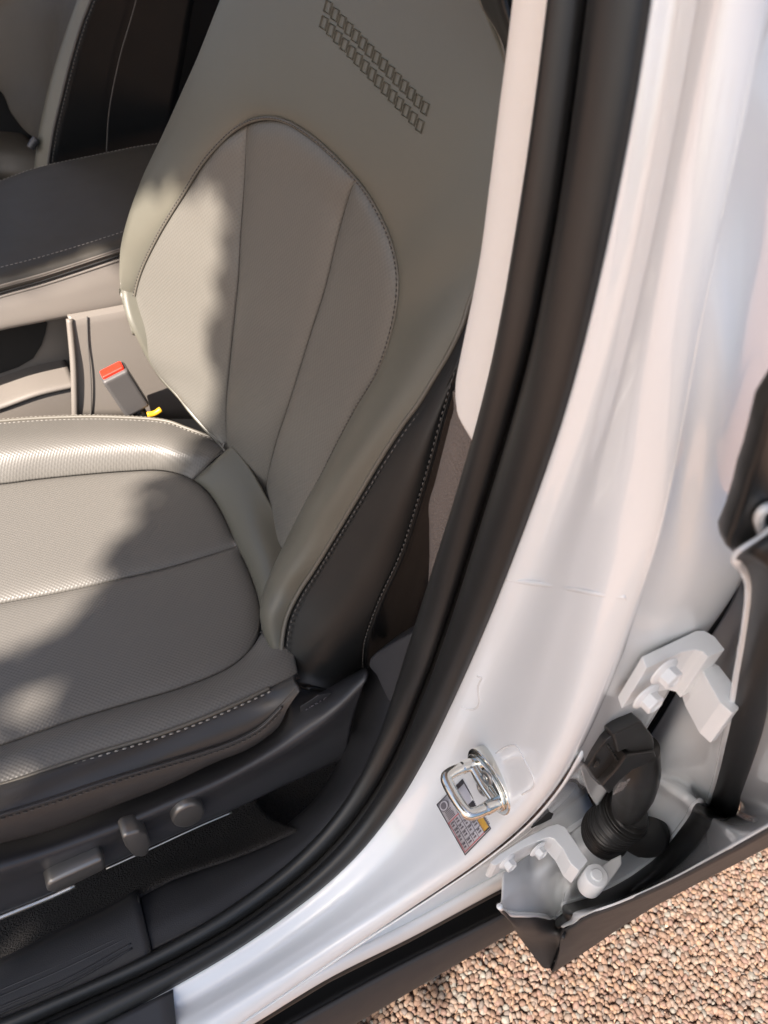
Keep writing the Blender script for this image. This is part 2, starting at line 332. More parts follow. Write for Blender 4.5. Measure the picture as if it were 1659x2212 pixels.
def under(c, dy, dn): return np.array([p + np.array([0, dy, 0]) - jnorm(p) * dn for p in c])
P = loft([inner, cBo, cC2, cMid, cRid, cCre, under(cCre, .003, .012)], 200, 60)
for _ in range(22): P[1:-1] = P[1:-1] * .5 + (P[2:] + P[:-2]) * .25
grid('door_jamb', P, 'white_paint', body, solid=.0015)
from mathutils.bvhtree import BVHTree
def bvh(o): return BVHTree.FromPolygons([v.co[:] for v in o.data.vertices], [tuple(p.vertices) for p in o.data.polygons])
def hitter(tree, fallback):
    def f(px, py, lift=0.):
        d = ray(px, py); d = d / np.linalg.norm(d); loc, n, i, t = tree.ray_cast(Vector(CAM), Vector(d))
        if loc is None: return fallback(px, py)
        n = np.array(n); n = n if n.dot(d) < 0 else -n
        return np.array(loc) + n * (lift or 0.)
    return f
jhit = hitter(bvh(bpy.data.objects['door_jamb']), jb)
# outward pillar face between the crease and the rear door gap
OUTR = [(1900, -160, .03), (1860, 0, .02), (1840, 250, .0), (1780, 500, -.012), (1740, 720, -.03), (1690, 900, -.05), (1650, 1080, -.062), (1607, 1236, -.072), (1567, 1308, -.074), (1500, 1400, -.074), (1435, 1508, -.074), (1399, 1568, -.072), (1340, 1660, -.066), (1290, 1740, -.060)]
OUTM = [(1790, -160, .024), (1757, 0, .014), (1725, 250, -.008), (1668, 480, -.022), (1632, 680, -.040), (1595, 860, -.058), (1560, 1030, -.070), (1525, 1160, -.076), (1480, 1300, -.078), (1430, 1410, -.078), (1385, 1500, -.077), (1345, 1570, -.074), (1305, 1660, -.068), (1275, 1720, -.062)]
cr2 = np.array([c for c, q in zip(cCre, CREASE) if q[1] < 1660])
grid('pillar_panel', loft([cr2, cv(yp, OUTM), cv(yp, OUTR), off(cv(yp, OUTR), (.004, .02, 0))], 110, 36), 'white_paint', body, solid=.0015)
grid('pillar_return', loft([cv(yp, OUTR), off(cv(yp, OUTR), (.01, .10, 0))], 80, 6), 'white_paint_matt', body, solid=.0015)
# lower recess behind the lower hinge, then the lip of the rocker
LIP = [(1300, 1790), (1206, 1838), (1128, 1893), (1062, 1927), (891, 2019), (711, 2108), (552, 2205), (400, 2295), (250, 2380)]
rec0 = ext(under(np.array([c for c, q in zip(cCre, CREASE) if q[1] > 1600]), -.001, .005))
lipT = cv(yp, [(1290, 1752, -.045), (1200, 1812, -.045), (1128, 1866, -.044), (1062, 1903, -.042), (891, 1998, -.040), (711, 2090, -.040), (552, 2186, -.040), (400, 2278, -.040), (250, 2362, -.04)]); lipT = ext(lipT)
lipB = ext(cv(yp, [(a, b, -.043) for a, b in LIP]))
grid('rocker_recess', loft([rec0, off(lipT, (0, .014, .0)), off(lipT, (0, .004, -.004))], 80, 14), 'white_paint', body, solid=.0015)
grid('rocker_lip', loft([off(lipT, (0, .006, -.002)), lipT, off(lipB, (0, -.002, 0)), off(lipB, (0, .006, -.004))], 80, 14), 'white_paint', body, solid=.0015)
gap = off(lipB, (0, .035, -.02))
CLT = [(1300, 1860), (1200, 1912), (1085, 1975), (855, 2090), (632, 2212), (480, 2296), (330, 2380)]
CLB = [(1300, 1893), (1107, 2007), (930, 2112), (761, 2212), (600, 2310), (450, 2400)]
ctop = ext(cv(zp, CLT, .385)); cbot = ext(cv(zp, CLB, .29))
grid('rocker_gap', loft([off(lipB, (0, .012, -.002)), off(lipB, (0, .03, -.05)), off(ctop, (0, .03, -.01)), off(ctop, (0, .0, -.004))], 60, 14), 'rubber_black', body, solid=.002, label='black strip lining the gap along the rocker')
grid('rocker_cladding', loft([off(ctop, (0, .004, -.008)), ctop, (crom(ctop, 20) * .5 + crom(cbot, 20) * .5) + np.array([0, -.008, .004]), cbot, off(cbot, (0, .03, -.006))], 60, 24), 'cladding', body, solid=.003, label='dark grey plastic rocker cladding')
tube('rocker_seal', off(lipB, (0, .008, -.022)), .009, 'rubber', body)
# film strip of dark chips on the recess
st = cv(yp, [(927, 1976, -.0365), (1010, 1936, -.0375), (1089, 1890, -.0385)])
grid('sill_strip', loft([off(st, (0, 0, .004)), off(st, (0, -.002, -.008))], 20, 4), 'tag_print', body, solid=.0006, label='dark speckled adhesive strip on the sill recess')
# dark plastic end piece left of the white sill
e0 = cv(jb, [(373, 2137), (223, 2212), (60, 2296), (-100, 2380)], .004); e1 = cv(jb, [(376, 2175), (385, 2250), (390, 2330), (300, 2420)], .004)
e2 = cv(jb, [(385, 2260), (360, 2330), (250, 2420), (100, 2500)], .004)
grid('sill_end_cover', loft([ext(e0), ext(cv(jb, [(376, 2175), (300, 2235), (170, 2320), (0, 2420)], .004)), ext(e2), ext(off(e2, (0, -.02, -.004)))], 40, 18), 'shield_plastic', body, solid=.003, label='dark grey plastic cover on the front end of the sill')
# clear paint-film outline right of the striker
def strip(name, pts, f, prm, r, m, parent, lift=None, n=60, **k):
    c = crom(cv(f, pts, prm), n)
    return tube(name, c, r, m, parent, n=6, **k)
tube('panel_joint', crom(cv(jhit, [(1092, 1250), (1120, 1256), (1180, 1264), (1240, 1274), (1290, 1283), (1350, 1290)]) + np.array([.0012, 0, 0]), 50), .0022, 'white_paint', body, n=8)
strip('clear_patch', [(1072, 1627), (1088, 1616), (1106, 1610), (1116, 1612), (1135, 1645), (1153, 1680), (1155, 1690), (1150, 1702), (1128, 1716)], jhit, .0003, .0007, 'clear_film', body)
strip('sealant_mark', [(1031, 1460), (1037, 1462), (1040, 1463), (1033, 1482), (1034, 1500), (1036, 1515), (1028, 1530), (1012, 1532), (998, 1527)], jhit, .0003, .0008, 'clear_film', body)

# ================================================================== DOOR SEAL
seal = thing('door_seal', 'black rubber double weatherstrip curving down round the door opening', 'weatherstrip', tuple(jb(960, 1500, 0)))
def bead(name, A, B, h, m, parent, offA, offB, nu=220, nv=22, pw=.5):
    a = crom(ext(cv(jb, A, offA)), nu); b = crom(ext(cv(jb, B, offB)), nu); N = np.array([jnorm(p) for p in a])
    P = np.zeros((nu, nv, 3))
    for j, s in enumerate(np.linspace(0, 1, nv)):
        P[:, j] = a * (1 - s) + b * s + N * h * (math.sin(math.pi * s) ** pw)
    return grid(name, P, m, parent, solid=.002)
G2 = [(x + 7, y + 2) for x, y in GROOVE]
bead('outer_bead', G2, BEAD_OUT, .013, 'rubber', seal, .002, .001)
bead('inner_bead', BEAD_IN, [(x - 7, y - 2) for x, y in GROOVE], .011, 'rubber', seal, .006, .002)
gi, go = cv(jb, [(x - 14, y - 5) for x, y in GROOVE], -.002), cv(jb, [(x + 14, y + 5) for x, y in GROOVE], -.002)
grid('groove_web', loft([ext(gi), ext(go)], 200, 4), 'rubber_black', seal, solid=.002)

# ================================================================== INNER PILLAR TRIM
ptrim = thing('pillar_trim', 'inner pillar trim, pale woven cloth above grained grey plastic', 'pillar trim', tuple(jb(1000, 1000, 0)))
cl_l = [(1127, -160), (1107, 0), (1093, 120), (1075, 260), (1055, 420), (1035, 568), (995, 768), (985, 820), (983, 845), (986, 880)]
cl_r = [(1235, -160), (1215, 0), (1195, 160), (1173, 320), (1147, 480), (1119, 640), (1095, 780), (1067, 884), (1045, 940), (1028, 968)]
grid('cloth_panel', loft([off(cv(jb, cl_l, .004), (.03, .015, 0)), cv(jb, cl_l, .004), cv(jb, cl_r, .003)], 100, 16), 'cloth', ptrim, solid=.002)
tg_l = [(983, 845, -.006), (986, 880, -.006), (975, 920, -.006), (960, 980, -.006), (945, 1040, -.006), (931, 1090, -.006), (932, 1140, -.006), (932, 1200, -.006), (929, 1260, -.005), (915, 1330, -.005), (895, 1400, -.004), (870, 1480, -.004), (845, 1560, -.004)]
tg_r = [(1075, 820, -.003), (1062, 940, -.003), (1040, 990, -.003), (1018, 1060, -.003), (1000, 1110, -.003), (980, 1180, -.003), (950, 1280, -.003), (920, 1360, -.003), (900, 1420, -.003), (880, 1490, -.003), (862, 1570, -.003)]
grid('grained_panel', loft([off(cv(jb, tg_l), (.035, .01, 0)), cv(jb, tg_l), cv(jb, tg_r)], 90, 16), 'trim_grain', ptrim, solid=.002)
# lower dark trim sweeping into the sill
lt0 = cv(jb, [(795, 1440, -.03), (786, 1500, -.03), (778, 1560, -.03), (758, 1593, -.03), (740, 1650, -.03), (700, 1712, -.03), (650, 1760, -.028), (597, 1802, -.025), (531, 1838, -.022), (460, 1866, -.020), (410, 1886, -.02), (360, 1903, -.018), (299, 1935, -.016)])
lt1 = cv(jb, [(845, 1440, .002), (838, 1500, .002), (826, 1560, .002), (812, 1600, .002), (790, 1650, .002), (755, 1700, .0), (705, 1755, .0), (655, 1808, .0), (597, 1850, .0), (530, 1890, .0), (470, 1930, .0), (400, 1965, .0), (312, 2000, -.0)])
lt2 = cv(jb, [(880, 1420, .003), (868, 1490, .003), (850, 1550, .003), (835, 1600, .003), (810, 1670, .003), (775, 1730, .003), (728, 1785, .003), (665, 1842, .003), (604, 1896, .003), (524, 1950, .003), (468, 1985, .002), (400, 2020, .0), (324, 2057, .0)])
low = thing('lower_trim', 'smooth black plastic trim where the pillar runs into the door sill', 'plastic trim', tuple(jb(700, 1780, 0)))
grid('trim_shell', loft([off(lt0, (0, .02, -.05)), lt0, lt1, lt2], 110, 30), 'dark_plastic', low, solid=.003)
# belt anchor cover box
anc = [(795, 1440), (798, 1424), (810, 1412), (850, 1388), (893, 1365), (875, 1440), (848, 1520), (838, 1516), (826, 1490), (812, 1460)]
prism('anchor_cover', cv(jb, anc, .006), (.05, .03, -.03), 'shield_plastic', low, bevel=.005, smooth=True)

# ================================================================== SILL SCUFF PLATE + FLOOR
sp = thing('scuff_plate', 'black plastic door sill plate with two pressed grooves', 'sill plate', tuple(jb(200, 2080, 0)))
s0 = cv(jb, [(299, 1935), (223, 1978), (115, 2029), (47, 2065), (-60, 2115), (-200, 2180)], .002)
s0 = ext(s0); s00 = off(s0, (0, .03, -.05))
s1 = cv(jb, [(330, 2062), (230, 2103), (130, 2147), (20, 2190), (-80, 2235), (-220, 2290)], .003); s1 = ext(s1)
grid('plate', loft([s00, s0, s1, off(s1, (0, -.012, -.008))], 80, 30), 'dark_plastic', sp, solid=.003)
for a, b in (((0, 2150), (418, 2010)),):
    pass
for pts in ([(-60, 2166), (0, 2139), (144, 2077), (278, 2016)], [(-60, 2180), (0, 2153), (144, 2090), (280, 2023)], [(-60, 2206), (0, 2176), (144, 2115), (284, 2038)], [(-60, 2218), (0, 2190), (144, 2127), (286, 2048)]):
    tube('pressed_rib', crom(cv(jb, pts, .0058), 40), .0012, 'dark_plastic', sp, n=8)
seam = crom(cv(jb, [(299, 1935), (304, 1970), (312, 2010), (326, 2060)], .0042), 20); tube('joint', seam, .0012, 'rubber_black', sp, n=6)
# curved black channel bands between sill plate and seal
ch0 = cv(jb, [(604, 1900), (520, 1950), (440, 2005), (330, 2060), (180, 2130), (20, 2195), (-100, 2245)], .0)
ch1 = cv(jb, [(606, 1915), (528, 1965), (452, 2020), (345, 2075), (200, 2143), (40, 2212), (-80, 2262)], .006)
fl = obj('cabin_floor', *(lambda P: (P, [(0, 1, 2, 3)]))([(-1.4, .06, .42), (1.3, .06, .42), (1.3, 1.9, .42), (-1.4, 1.9, .42)]), 'carpet', kind='structure', smooth=False)
# carpet side rising to the sill
c0 = cv(jb, [(640, 1790), (531, 1838), (360, 1900), (223, 1978), (115, 2029), (47, 2065), (-100, 2140)], -.006)
c1 = cv(zp, [(560, 1740), (480, 1790), (330, 1850), (200, 1905), (90, 1960), (0, 2010), (-120, 2070)], .45)
fc = grid('floor_carpet', loft([c0, c1, off(c1, (0, .15, -.02))], 60, 20), 'carpet', None, solid=.004); fc['label'] = 'black tufted carpet between the sill and the seat'; fc['category'] = 'carpet'
mt = cv(zp, [(-100, 2010), (0, 1995), (47, 2000), (55, 2062), (30, 2090), (-100, 2150)], .475)

# ================================================================== DRIVER SEAT
seat = thing('front_seat', 'grey leather front seat nearest the camera, half in sunlight', 'car seat', (.1, .48, .42))
# --- cushion
K0 = [(-320, 955, .70), (-200, 935, .70), (0, 912, .70), (120, 904, .70), (240, 903, .70), (360, 912, .698), (400, 926, .695), (460, 948, .69)]
K1f = [(-320, 1070), (-200, 1056), (0, 1046), (80, 1036), (200, 1024), (280, 1018), (340, 1016), (380, 1022), (416, 1036), (448, 1062), (480, 1110), (512, 1180)]
K1n = [(-320, 1700), (-200, 1672), (0, 1612), (80, 1584), (160, 1556), (280, 1520), (400, 1484), (500, 1440), (542, 1402), (560, 1362), (562, 1310), (542, 1245), (512, 1180)]
K2 = [(-320, 1380), (-200, 1348), (0, 1304), (120, 1282), (240, 1256), (360, 1228), (440, 1204), (512, 1180)]
zi = .672
k1f, k1n, k2 = cv(zp, K1f, zi), cv(zp, K1n, zi), cv(zp, K2, zi - .004)
cush = grid('cushion_panel', loft([k1f, k2], 150, 60), 'leather_cushion', seat, puff=.009, seam=.012, edges=(0, 0, 1, 1), solid=.004, label='cushion insert half nearer the console')
# insert near half: pair points explicitly
k2b = crom(k2, 60); k1nb = crom(k1n, 60)
grid('cushion_panel', loft([k2, k1n], 150, 70), 'leather_cushion', seat, puff=.009, seam=.012, edges=(0, 0, 1, 1), solid=.004, label='cushion insert half nearer the door')
k0 = cv(zp, K0)
# far bolster
k1fa = cv(zp, K1f[:9], zi + .001); 
sidef = np.vstack([k1fa[-1], zp(440, 1008, .69), zp(470, 982, .70), zp(505, 958, .70)])
mid0 = cv(zp, [(-320, 1010, .708), (-200, 996, .708), (0, 975, .708), (200, 958, .708), (340, 962, .706), (400, 980, .70), (470, 985, .696)])
grid('bolster', loft([k1fa, mid0, np.vstack([k0[:-1], zp(500, 962, .688)])], 140, 40), 'leather_cushion', seat, puff=.004, seam=.008, edges=(0, 1, 1, 1), solid=.004, label='cushion bolster on the console side')
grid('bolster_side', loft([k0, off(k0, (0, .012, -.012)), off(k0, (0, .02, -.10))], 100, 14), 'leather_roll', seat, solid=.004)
kp = crom(k0, 160); tube('piping', off(kp, (0, 0, .002)), .0028, 'piping', seat, n=8); stitches(off(kp, (0, -.009, .004)), 'thread', seat); stitches(off(kp, (0, .006, .001)), 'thread', seat)
# rear roll between insert and backrest
r_in = np.vstack([cv(zp, [(416, 1036), (448, 1062), (480, 1110), (512, 1180), (542, 1245), (562, 1310), (564, 1362)], zi + .001)])
r_out = cv(zp, [(500, 962, .715), (540, 1010, .715), (585, 1090, .71), (625, 1170, .70), (650, 1250, .695), (660, 1330, .69), (660, 1400, .69)])
r_mid = cv(zp, [(462, 996, .70), (500, 1035, .70), (530, 1090, .70), (560, 1160, .70), (582, 1230, .698), (590, 1300, .694), (592, 1362, .692)])
grid('rear_roll', loft([r_in, r_mid, r_out], 90, 30), 'leather', seat, puff=.006, seam=.006, edges=(1, 1, 1, 0), solid=.004)
# near bolster
K3 = [(-320, 1770), (-200, 1742), (0, 1696), (108, 1661), (216, 1625), (324, 1593), (430, 1555), (520, 1516), (580, 1488), (614, 1472), (645, 1460)]
k3 = cv(zp, K3, .690)
nb_in = np.vstack([cv(zp, K1n[:9], zi + .001), zp(566, 1366, zi+.002)])
nb_mid = cv(zp, [(-320, 1722, .692), (-200, 1696, .692), (0, 1650, .692), (120, 1610, .692), (240, 1572, .692), (360, 1536, .692), (470, 1496, .692), (540, 1456, .692), (590, 1418, .692), (620, 1372, .69)])
grid('bolster', loft([nb_in, nb_mid, k3], 150, 34), 'leather_cushion', seat, puff=.003, seam=.006, edges=(0, 1, 1, 1), solid=.004, label='cushion bolster on the door side')
K4 = [(-320, 1838), (-200, 1806), (0, 1755), (108, 1723), (216, 1687), (324, 1654), (432, 1622), (504, 1597), (560, 1568), (600, 1530), (642, 1482)]
K5 = [(-320, 1905), (-200, 1877), (0, 1823), (108, 1795), (252, 1740), (360, 1697), (468, 1646), (540, 1617), (600, 1572), (622, 1530), (646, 1494)]
k4 = cv(yp, [(a, b, .172 - .0 * a) for a, b in K4]); k5 = cv(yp, [(a, b, .166) for a, b in K5])
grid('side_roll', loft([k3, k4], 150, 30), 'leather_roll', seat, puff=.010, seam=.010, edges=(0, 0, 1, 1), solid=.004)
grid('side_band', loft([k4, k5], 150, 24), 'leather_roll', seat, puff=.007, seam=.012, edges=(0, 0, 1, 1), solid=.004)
k3s = crom(k3, 200)[:184]; tube('piping', off(k3s, (0, -.001, .002)), .0022, 'piping', seat, n=8)
stitches(off(k3s, (0, -.0065, .0040)), 'thread', seat, length=.0045, gap=.0035, r=.0012)
k4s = crom(k4, 200)[:186]; tube('piping', off(k4s, (0, -.003, .0005)), .0016, 'leather_roll', seat, n=8); stitches(off(k4s, (0, -.0045, -.005)), 'thread_dark', seat, r=.0008)
for q in ([(416, 1036), (440, 1012), (466, 988), (498, 968)],):
    tube('seam', crom(cv(zp, [(a, b, z) for (a, b), z in zip(q, (.675, .6975, .704, .706))]), 20), .0012, 'thread_dark', seat, n=6)
tube('seam', crom(cv(zp, [(563, 1366, .677), (580, 1362, .696), (600, 1360, .698)]), 12), .0012, 'thread_dark', seat, n=6)
# --- plastic shield with controls
q5 = cv(yp, [(a, b + 2, .170) for a, b in K5])
SH1 = [(-320, 1965), (-200, 1930), (0, 1872), (108, 1838), (252, 1785), (360, 1738), (468, 1690), (560, 1640), (640, 1590), (720, 1530), (790, 1462)]
SH2 = [(-320, 2090), (-200, 2055), (0, 1975), (108, 1931), (234, 1870), (328, 1827), (432, 1780), (531, 1737), (597, 1705), (686, 1665), (740, 1640)]
sh0 = np.vstack([q5[:-1], yp(640, 1480, .20)]); shx = np.vstack([cv(yp, [(-320, 1900, .19), (-200, 1875, .19), (0, 1815, .19), (108, 1787, .19), (252, 1732, .19), (360, 1690, .19), (468, 1640, .19), (545, 1605, .19), (606, 1560, .19), (626, 1520, .19), (640, 1480, .21), (700, 1470, .21), (790, 1440, .20)])])
sh1 = cv(yp, SH1, .148); sh2 = cv(yp, SH2, .150)
shield = grid('side_shield', loft([shx, sh1, (sh1 + sh2) / 2 + np.array([0, .002, 0]), sh2, off(sh2, (0, .02, -.005))], 150, 34), 'shield_plastic', seat, solid=.003)
# bright rail strip under the shield
rl = crom(cv(yp, [(a, b, .150) for a, b in [(-200, 2062), (0, 1976), (108, 1932), (160, 1908)]]), 30); tube('rail_trim', off(rl, (0, -.001, -.003)), .0035, 'chrome', seat, n=8)
rl = crom(cv(yp, [(a, b, .150) for a, b in [(228, 1874), (330, 1828), (432, 1781), (500, 1752)]]), 30); tube('rail_trim', off(rl, (0, -.001, -.0012)), .0013, 'chrome', seat, n=8)
Zax = np.array([0, 0, 1.])
def knob(name, pts, y, depth, m, bev): return prism(name, cv(yp, pts, y), (0, depth, 0), m, shield, bevel=bev, smooth=True)
knob('button', [(100, 1918), (108, 1908), (130, 1897), (220, 1856), (228, 1862), (229, 1876), (224, 1882), (150, 1918), (115, 1931), (103, 1928)], .134, .02, 'switch_plastic', .004)
knob('button', [(264, 1812), (272, 1804), (300, 1796), (318, 1802), (326, 1822), (322, 1844), (310, 1853), (290, 1852), (272, 1832)], .132, .022, 'switch_plastic', .005)
ccc = yp(408, 1762, .140); 
th = np.linspace(0, 2*math.pi, 33)[:-1]
el = [(408 + 38*math.cos(t)*.92 + 6*math.sin(t), 1764 - 16*math.cos(t)*.9 + 22*math.sin(t)) for t in th]
knob('lumbar_button', el, .138, .014, 'switch_plastic', .004)
# moulded airbag tag
prism('airbag_tag', cv(yp, [(649, 1527), (688, 1502), (716, 1497), (712, 1508), (655, 1543), (650, 1540)], .170), (0, .0012, 0), 'shield_plastic', seat, bevel=.0004)

# --- backrest
L0 = [(560, -150, -.01), (500, 0, .0), (460, 80, .005), (408, 172, .010), (368, 264, .015), (340, 324, .02), (312, 384, .03), (288, 452, .035), (272, 496, .04), (262, 560, .045), (262, 620, .045), (268, 660, .045), (280, 700, .042), (296, 732, .034), (316, 772, .022), (340, 808, .010), (380, 852, .0), (404, 884, -.008), (450, 935, -.022), (500, 985, -.036)]
A_L = [(533, 266), (520, 272), (480, 304), (448, 340), (424, 372), (396, 420), (368, 460), (340, 512), (316, 560), (296, 608), (288, 648), (288, 688), (296, 725), (314, 770), (340, 808), (382, 854), (430, 910), (480, 965), (520, 1010)]
def hA(p): return .004 + .022 * math.exp(-((p[1] - 600) / 260) ** 2) * (p[0] < 500) - .04 * max(0, (p[1] - 760) / 250) * (p[0] < 530)
aL = cv(br, [(p[0], p[1], hA(p)) for p in A_L])
S1 = [(533, 268, .004), (528, 400, -.004), (520, 520, -.008), (516, 600, -.010), (508, 680, -.013), (496, 800, -.020), (489, 884, -.028), (494, 968, -.036), (520, 1030, -.040)]
s1c = cv(br, S1)
grid('insert_panel', loft([aL, s1c], 150, 60), 'leather_back', seat, puff=.006, seam=.010, edges=(0, 1, 1, 1), solid=.004, label='backrest insert on the console side, mostly sunlit')
S2 = [(766, 389, .004), (744, 460, -.004), (728, 520, -.006), (704, 620, -.009), (672, 720, -.011), (648, 798, -.012), (622, 880, -.014), (596, 960, -.020), (578, 1040, -.026), (576, 1090, -.030), (590, 1150, -.034)]
s2c = cv(br, S2)
topc = cv(br, [(533, 268, .004), (552, 260, .004), (580, 256, .004), (592, 256, .004), (624, 263, .004), (664, 289, .004), (704, 321, .004), (744, 361, .004), (766, 389, .004)])
botc = cv(br, [(520, 1030, -.040), (545, 1080, -.036), (590, 1150, -.034)])
grid('insert_panel', coons(topc, botc, s1c, s2c, 60, 130), 'leather_back', seat, puff=.008, seam=.012, edges=(1, 1, 1, 0), solid=.004, label='central backrest insert')
A_R = [(766, 389, .004), (776, 398, .004), (804, 436, .005), (828, 480, .007), (848, 532, .008), (860, 592, .009), (860, 632, .009), (852, 688, .008), (836, 752, .007), (818, 800, .006), (796, 840, .005), (771, 880, .004), (731, 956, .004), (691, 1036, .006), (663, 1084, .010), (627, 1156, .016), (605, 1200, .020), (590, 1240, .02)]
aR = cv(br, A_R)
grid('insert_panel', loft([s2c, aR], 150, 60), 'leather_back', seat, puff=.006, seam=.010, edges=(0, 0, 1, 1), solid=.004, label='backrest insert on the door side')
# shoulder / bolster leather, left-upper part and right part
arch_out = crom(np.vstack([aL[14::-1], topc[1:-1], aR]), 260)
# matching outer curve
L5 = [(1020, -150, .0), (1040, 0, .0), (1064, 40, .0), (1084, 80, .0), (1094, 120, .0), (1118, 200, .002), (1124, 300, .004), (1115, 420, .008), (1078, 540, .012), (1020, 640, .018), (1000, 700, .022), (972, 760, .026), (936, 820, .030), (904, 872, .034), (871, 916, .038), (819, 996, .044), (771, 1076, .050), (723, 1156, .056), (679, 1228, .064), (643, 1284, .075), (619, 1336, .086), (609, 1396, .094), (611, 1444, .097), (622, 1463, .097), (640, 1478, .094), (668, 1486, .088)]
inn = [(296, 725), (288, 668), (300, 600), (340, 512), (396, 420), (448, 340), (520, 272), (592, 256), (664, 289), (744, 361), (804, 436), (848, 532), (860, 610), (852, 688), (818, 800), (771, 880), (731, 956), (691, 1036), (663, 1084), (627, 1156), (599, 1216, .050), (584, 1262, .062), (579, 1316, .078), (583, 1360, .088), (596, 1405, .094), (611, 1444, .097)]
hin = {}
def hI(p):
    x, y = p[0], p[1]
    if x < 500 and y > 250: return hA((x, y)) + .002
    if y < 1084: return .008 + .004 * (y > 600)
    return .012 + (y - 1084) / 360 * .034
inn = [(p[0], p[1], p[2] if len(p) > 2 else hI(p)) for p in inn]
outp = [(288, 722, .036), (263, 640, .044), (262, 560, .045), (274, 492, .042), (312, 384, .03), (352, 300, .018), (420, 150, .008), (560, -150, -.012), (760, -190, -.01), (960, -190, -.008), (1064, 40, .0), (1122, 230, .003), (1118, 400, .008), (1078, 540, .012), (1000, 700, .022), (936, 820, .030), (871, 916, .038), (819, 996, .044), (771, 1076, .050), (723, 1156, .056), (679, 1228, .064), (650, 1272, .072), (630, 1310, .080), (615, 1352, .088), (609, 1400, .094), (611, 1446, .097)]
ci, co = cv(br, inn), cv(br, outp)
def pairmid(fr, lift):
    return np.array([a * (1 - fr) + b * fr + BN * lift for a, b in zip(ci, co)])
def loftp(curves, nu, nv):     # keeps the pairing of the control points
    R = [np.asarray(c) for c in curves]; n = len(R[0]); rows = []
    C = np.array([[r[i] for r in R] for i in range(n)])       # n, k, 3
    D = np.array([crom(C[i], nv) for i in range(n)])
    out = np.zeros((nu, nv, 3)); key = np.r_[0, np.cumsum(np.linalg.norm(np.diff(D[:, nv // 2], axis=0), axis=1))]; q = np.linspace(0, key[-1], nu)
    for j in range(nv):
        Q = D[:, j]; m = np.zeros_like(Q)
        h = np.diff(key); dl = np.diff(Q, axis=0) / h[:, None]; m[1:-1] = (dl[:-1] * h[1:, None] + dl[1:] * h[:-1, None]) / (h[1:] + h[:-1])[:, None]; m[0], m[-1] = dl[0], dl[-1]
        for a, t in enumerate(q):
            i = min(np.searchsorted(key, t, 'right') - 1, n - 2); s = (t - key[i]) / h[i]
            out[a, j] = (2*s**3-3*s**2+1)*Q[i] + (s**3-2*s**2+s)*h[i]*m[i] + (-2*s**3+3*s**2)*Q[i+1] + (s**3-s**2)*h[i]*m[i+1]
    return out
lm = np.array([.004 + .020 * min(1, max(0, (p[1] - 700) / 400)) for p in inn]) * np.minimum(1, np.linalg.norm(co - ci, axis=1) / .05)
m1 = ci * .6 + co * .4 + BN * lm[:, None] * .9; m2 = ci * .22 + co * .78 + BN * lm[:, None] * .85
grid('backrest', loftp([ci, m1, m2, co], 260, 44), 'leather', seat, puff=.003, seam=.007, edges=(0, 0, 1, 0), solid=.004)
archc = crom(np.vstack([cv(br, [(p[0], p[1], p[2] + .001) for p in inn[0:19]])]), 300)
tube('piping', archc, .0022, 'piping', seat, n=8)
stitches(off(archc, BN * .003) + np.array([0, 0, 0]), 'thread_dark', seat, r=.0007, length=.0032)
# console-side flank of the backrest
fl0 = cv(br, L0)
grid('backrest_flank', loft([fl0, off(fl0, -BN * .02 + np.array([0, -.008, 0])), off(fl0, -BN * .12 + np.array([0, -.04, 0]))], 100, 14), 'leather', seat, solid=.004)
# piping down the outer edge, side panel
l5 = cv(br, L5[:-3]); l5s = crom(l5, 260); vd = CAM - l5s; vd /= np.linalg.norm(vd, axis=1)[:, None]
l5s = l5s + vd * .0045; tg_ = np.gradient(l5s, axis=0); tg_ /= np.linalg.norm(tg_, axis=1)[:, None]; rt = np.cross(tg_, vd); rt *= np.sign(rt.dot(ROT[:, 0]))[:, None]
tube('piping', l5s, .0027, 'piping', seat, n=8)
stitches(l5s + rt * .0066 + vd * .0065, 'thread_dark', seat, r=.0011, length=.0046, gap=.0026)
stitches(off(crom(fl0[:11], 200), BN*.001), 'thread', seat, r=.0007)
side1 = cv(yp, [(1055, -150, .30), (1085, 0, .29), (1110, 80, .28), (1150, 200, .27), (1160, 420, .25), (1080, 640, .235), (1000, 760, .225), (960, 880, .215), (927, 1000, .205), (900, 1090, .200), (868, 1188, .196), (819, 1296, .194), (791, 1376, .194), (786, 1420, .196), (785, 1470, .20)])
sideA = cv(br, [(p[0], p[1], p[2]) for p in L5])
sb = cv(yp, [(720, 1120, .187)])
midS = (crom(sideA, 60) * .5 + crom(side1, 60) * .5) + np.array([-.003, -.015, 0])
grid('backrest_side', loft([sideA, midS, side1], 160, 36), 'leather_side', seat, puff=.004, seam=.008, edges=(0, 0, 1, 1), solid=.004)
side2 = cv(yp, [(1150, 420, .29), (1100, 640, .27), (1040, 800, .255), (1000, 920, .245), (975, 1040, .235), (950, 1150, .228), (925, 1260, .222), (905, 1330, .220), (890, 1400, .22), (880, 1470, .22)])
s1b = side1[4:]
grid('backrest_side', loft([s1b, (crom(s1b, 40) + crom(side2, 40)) / 2 + np.array([0, -.004, 0]), side2, off(side2, (.02, .10, 0))], 90, 24), 'leather_side', seat, puff=.003, seam=.008, edges=(0, 0, 1, 0), solid=.004)
s1s = crom(side1, 200)[60:]; tube('seam', off(s1s, (.001, -.001, 0)), .0014, 'leather_side', seat, n=6); stitches(off(s1s, (-.003, -.003, 0)), 'thread_dark', seat, r=.0008)
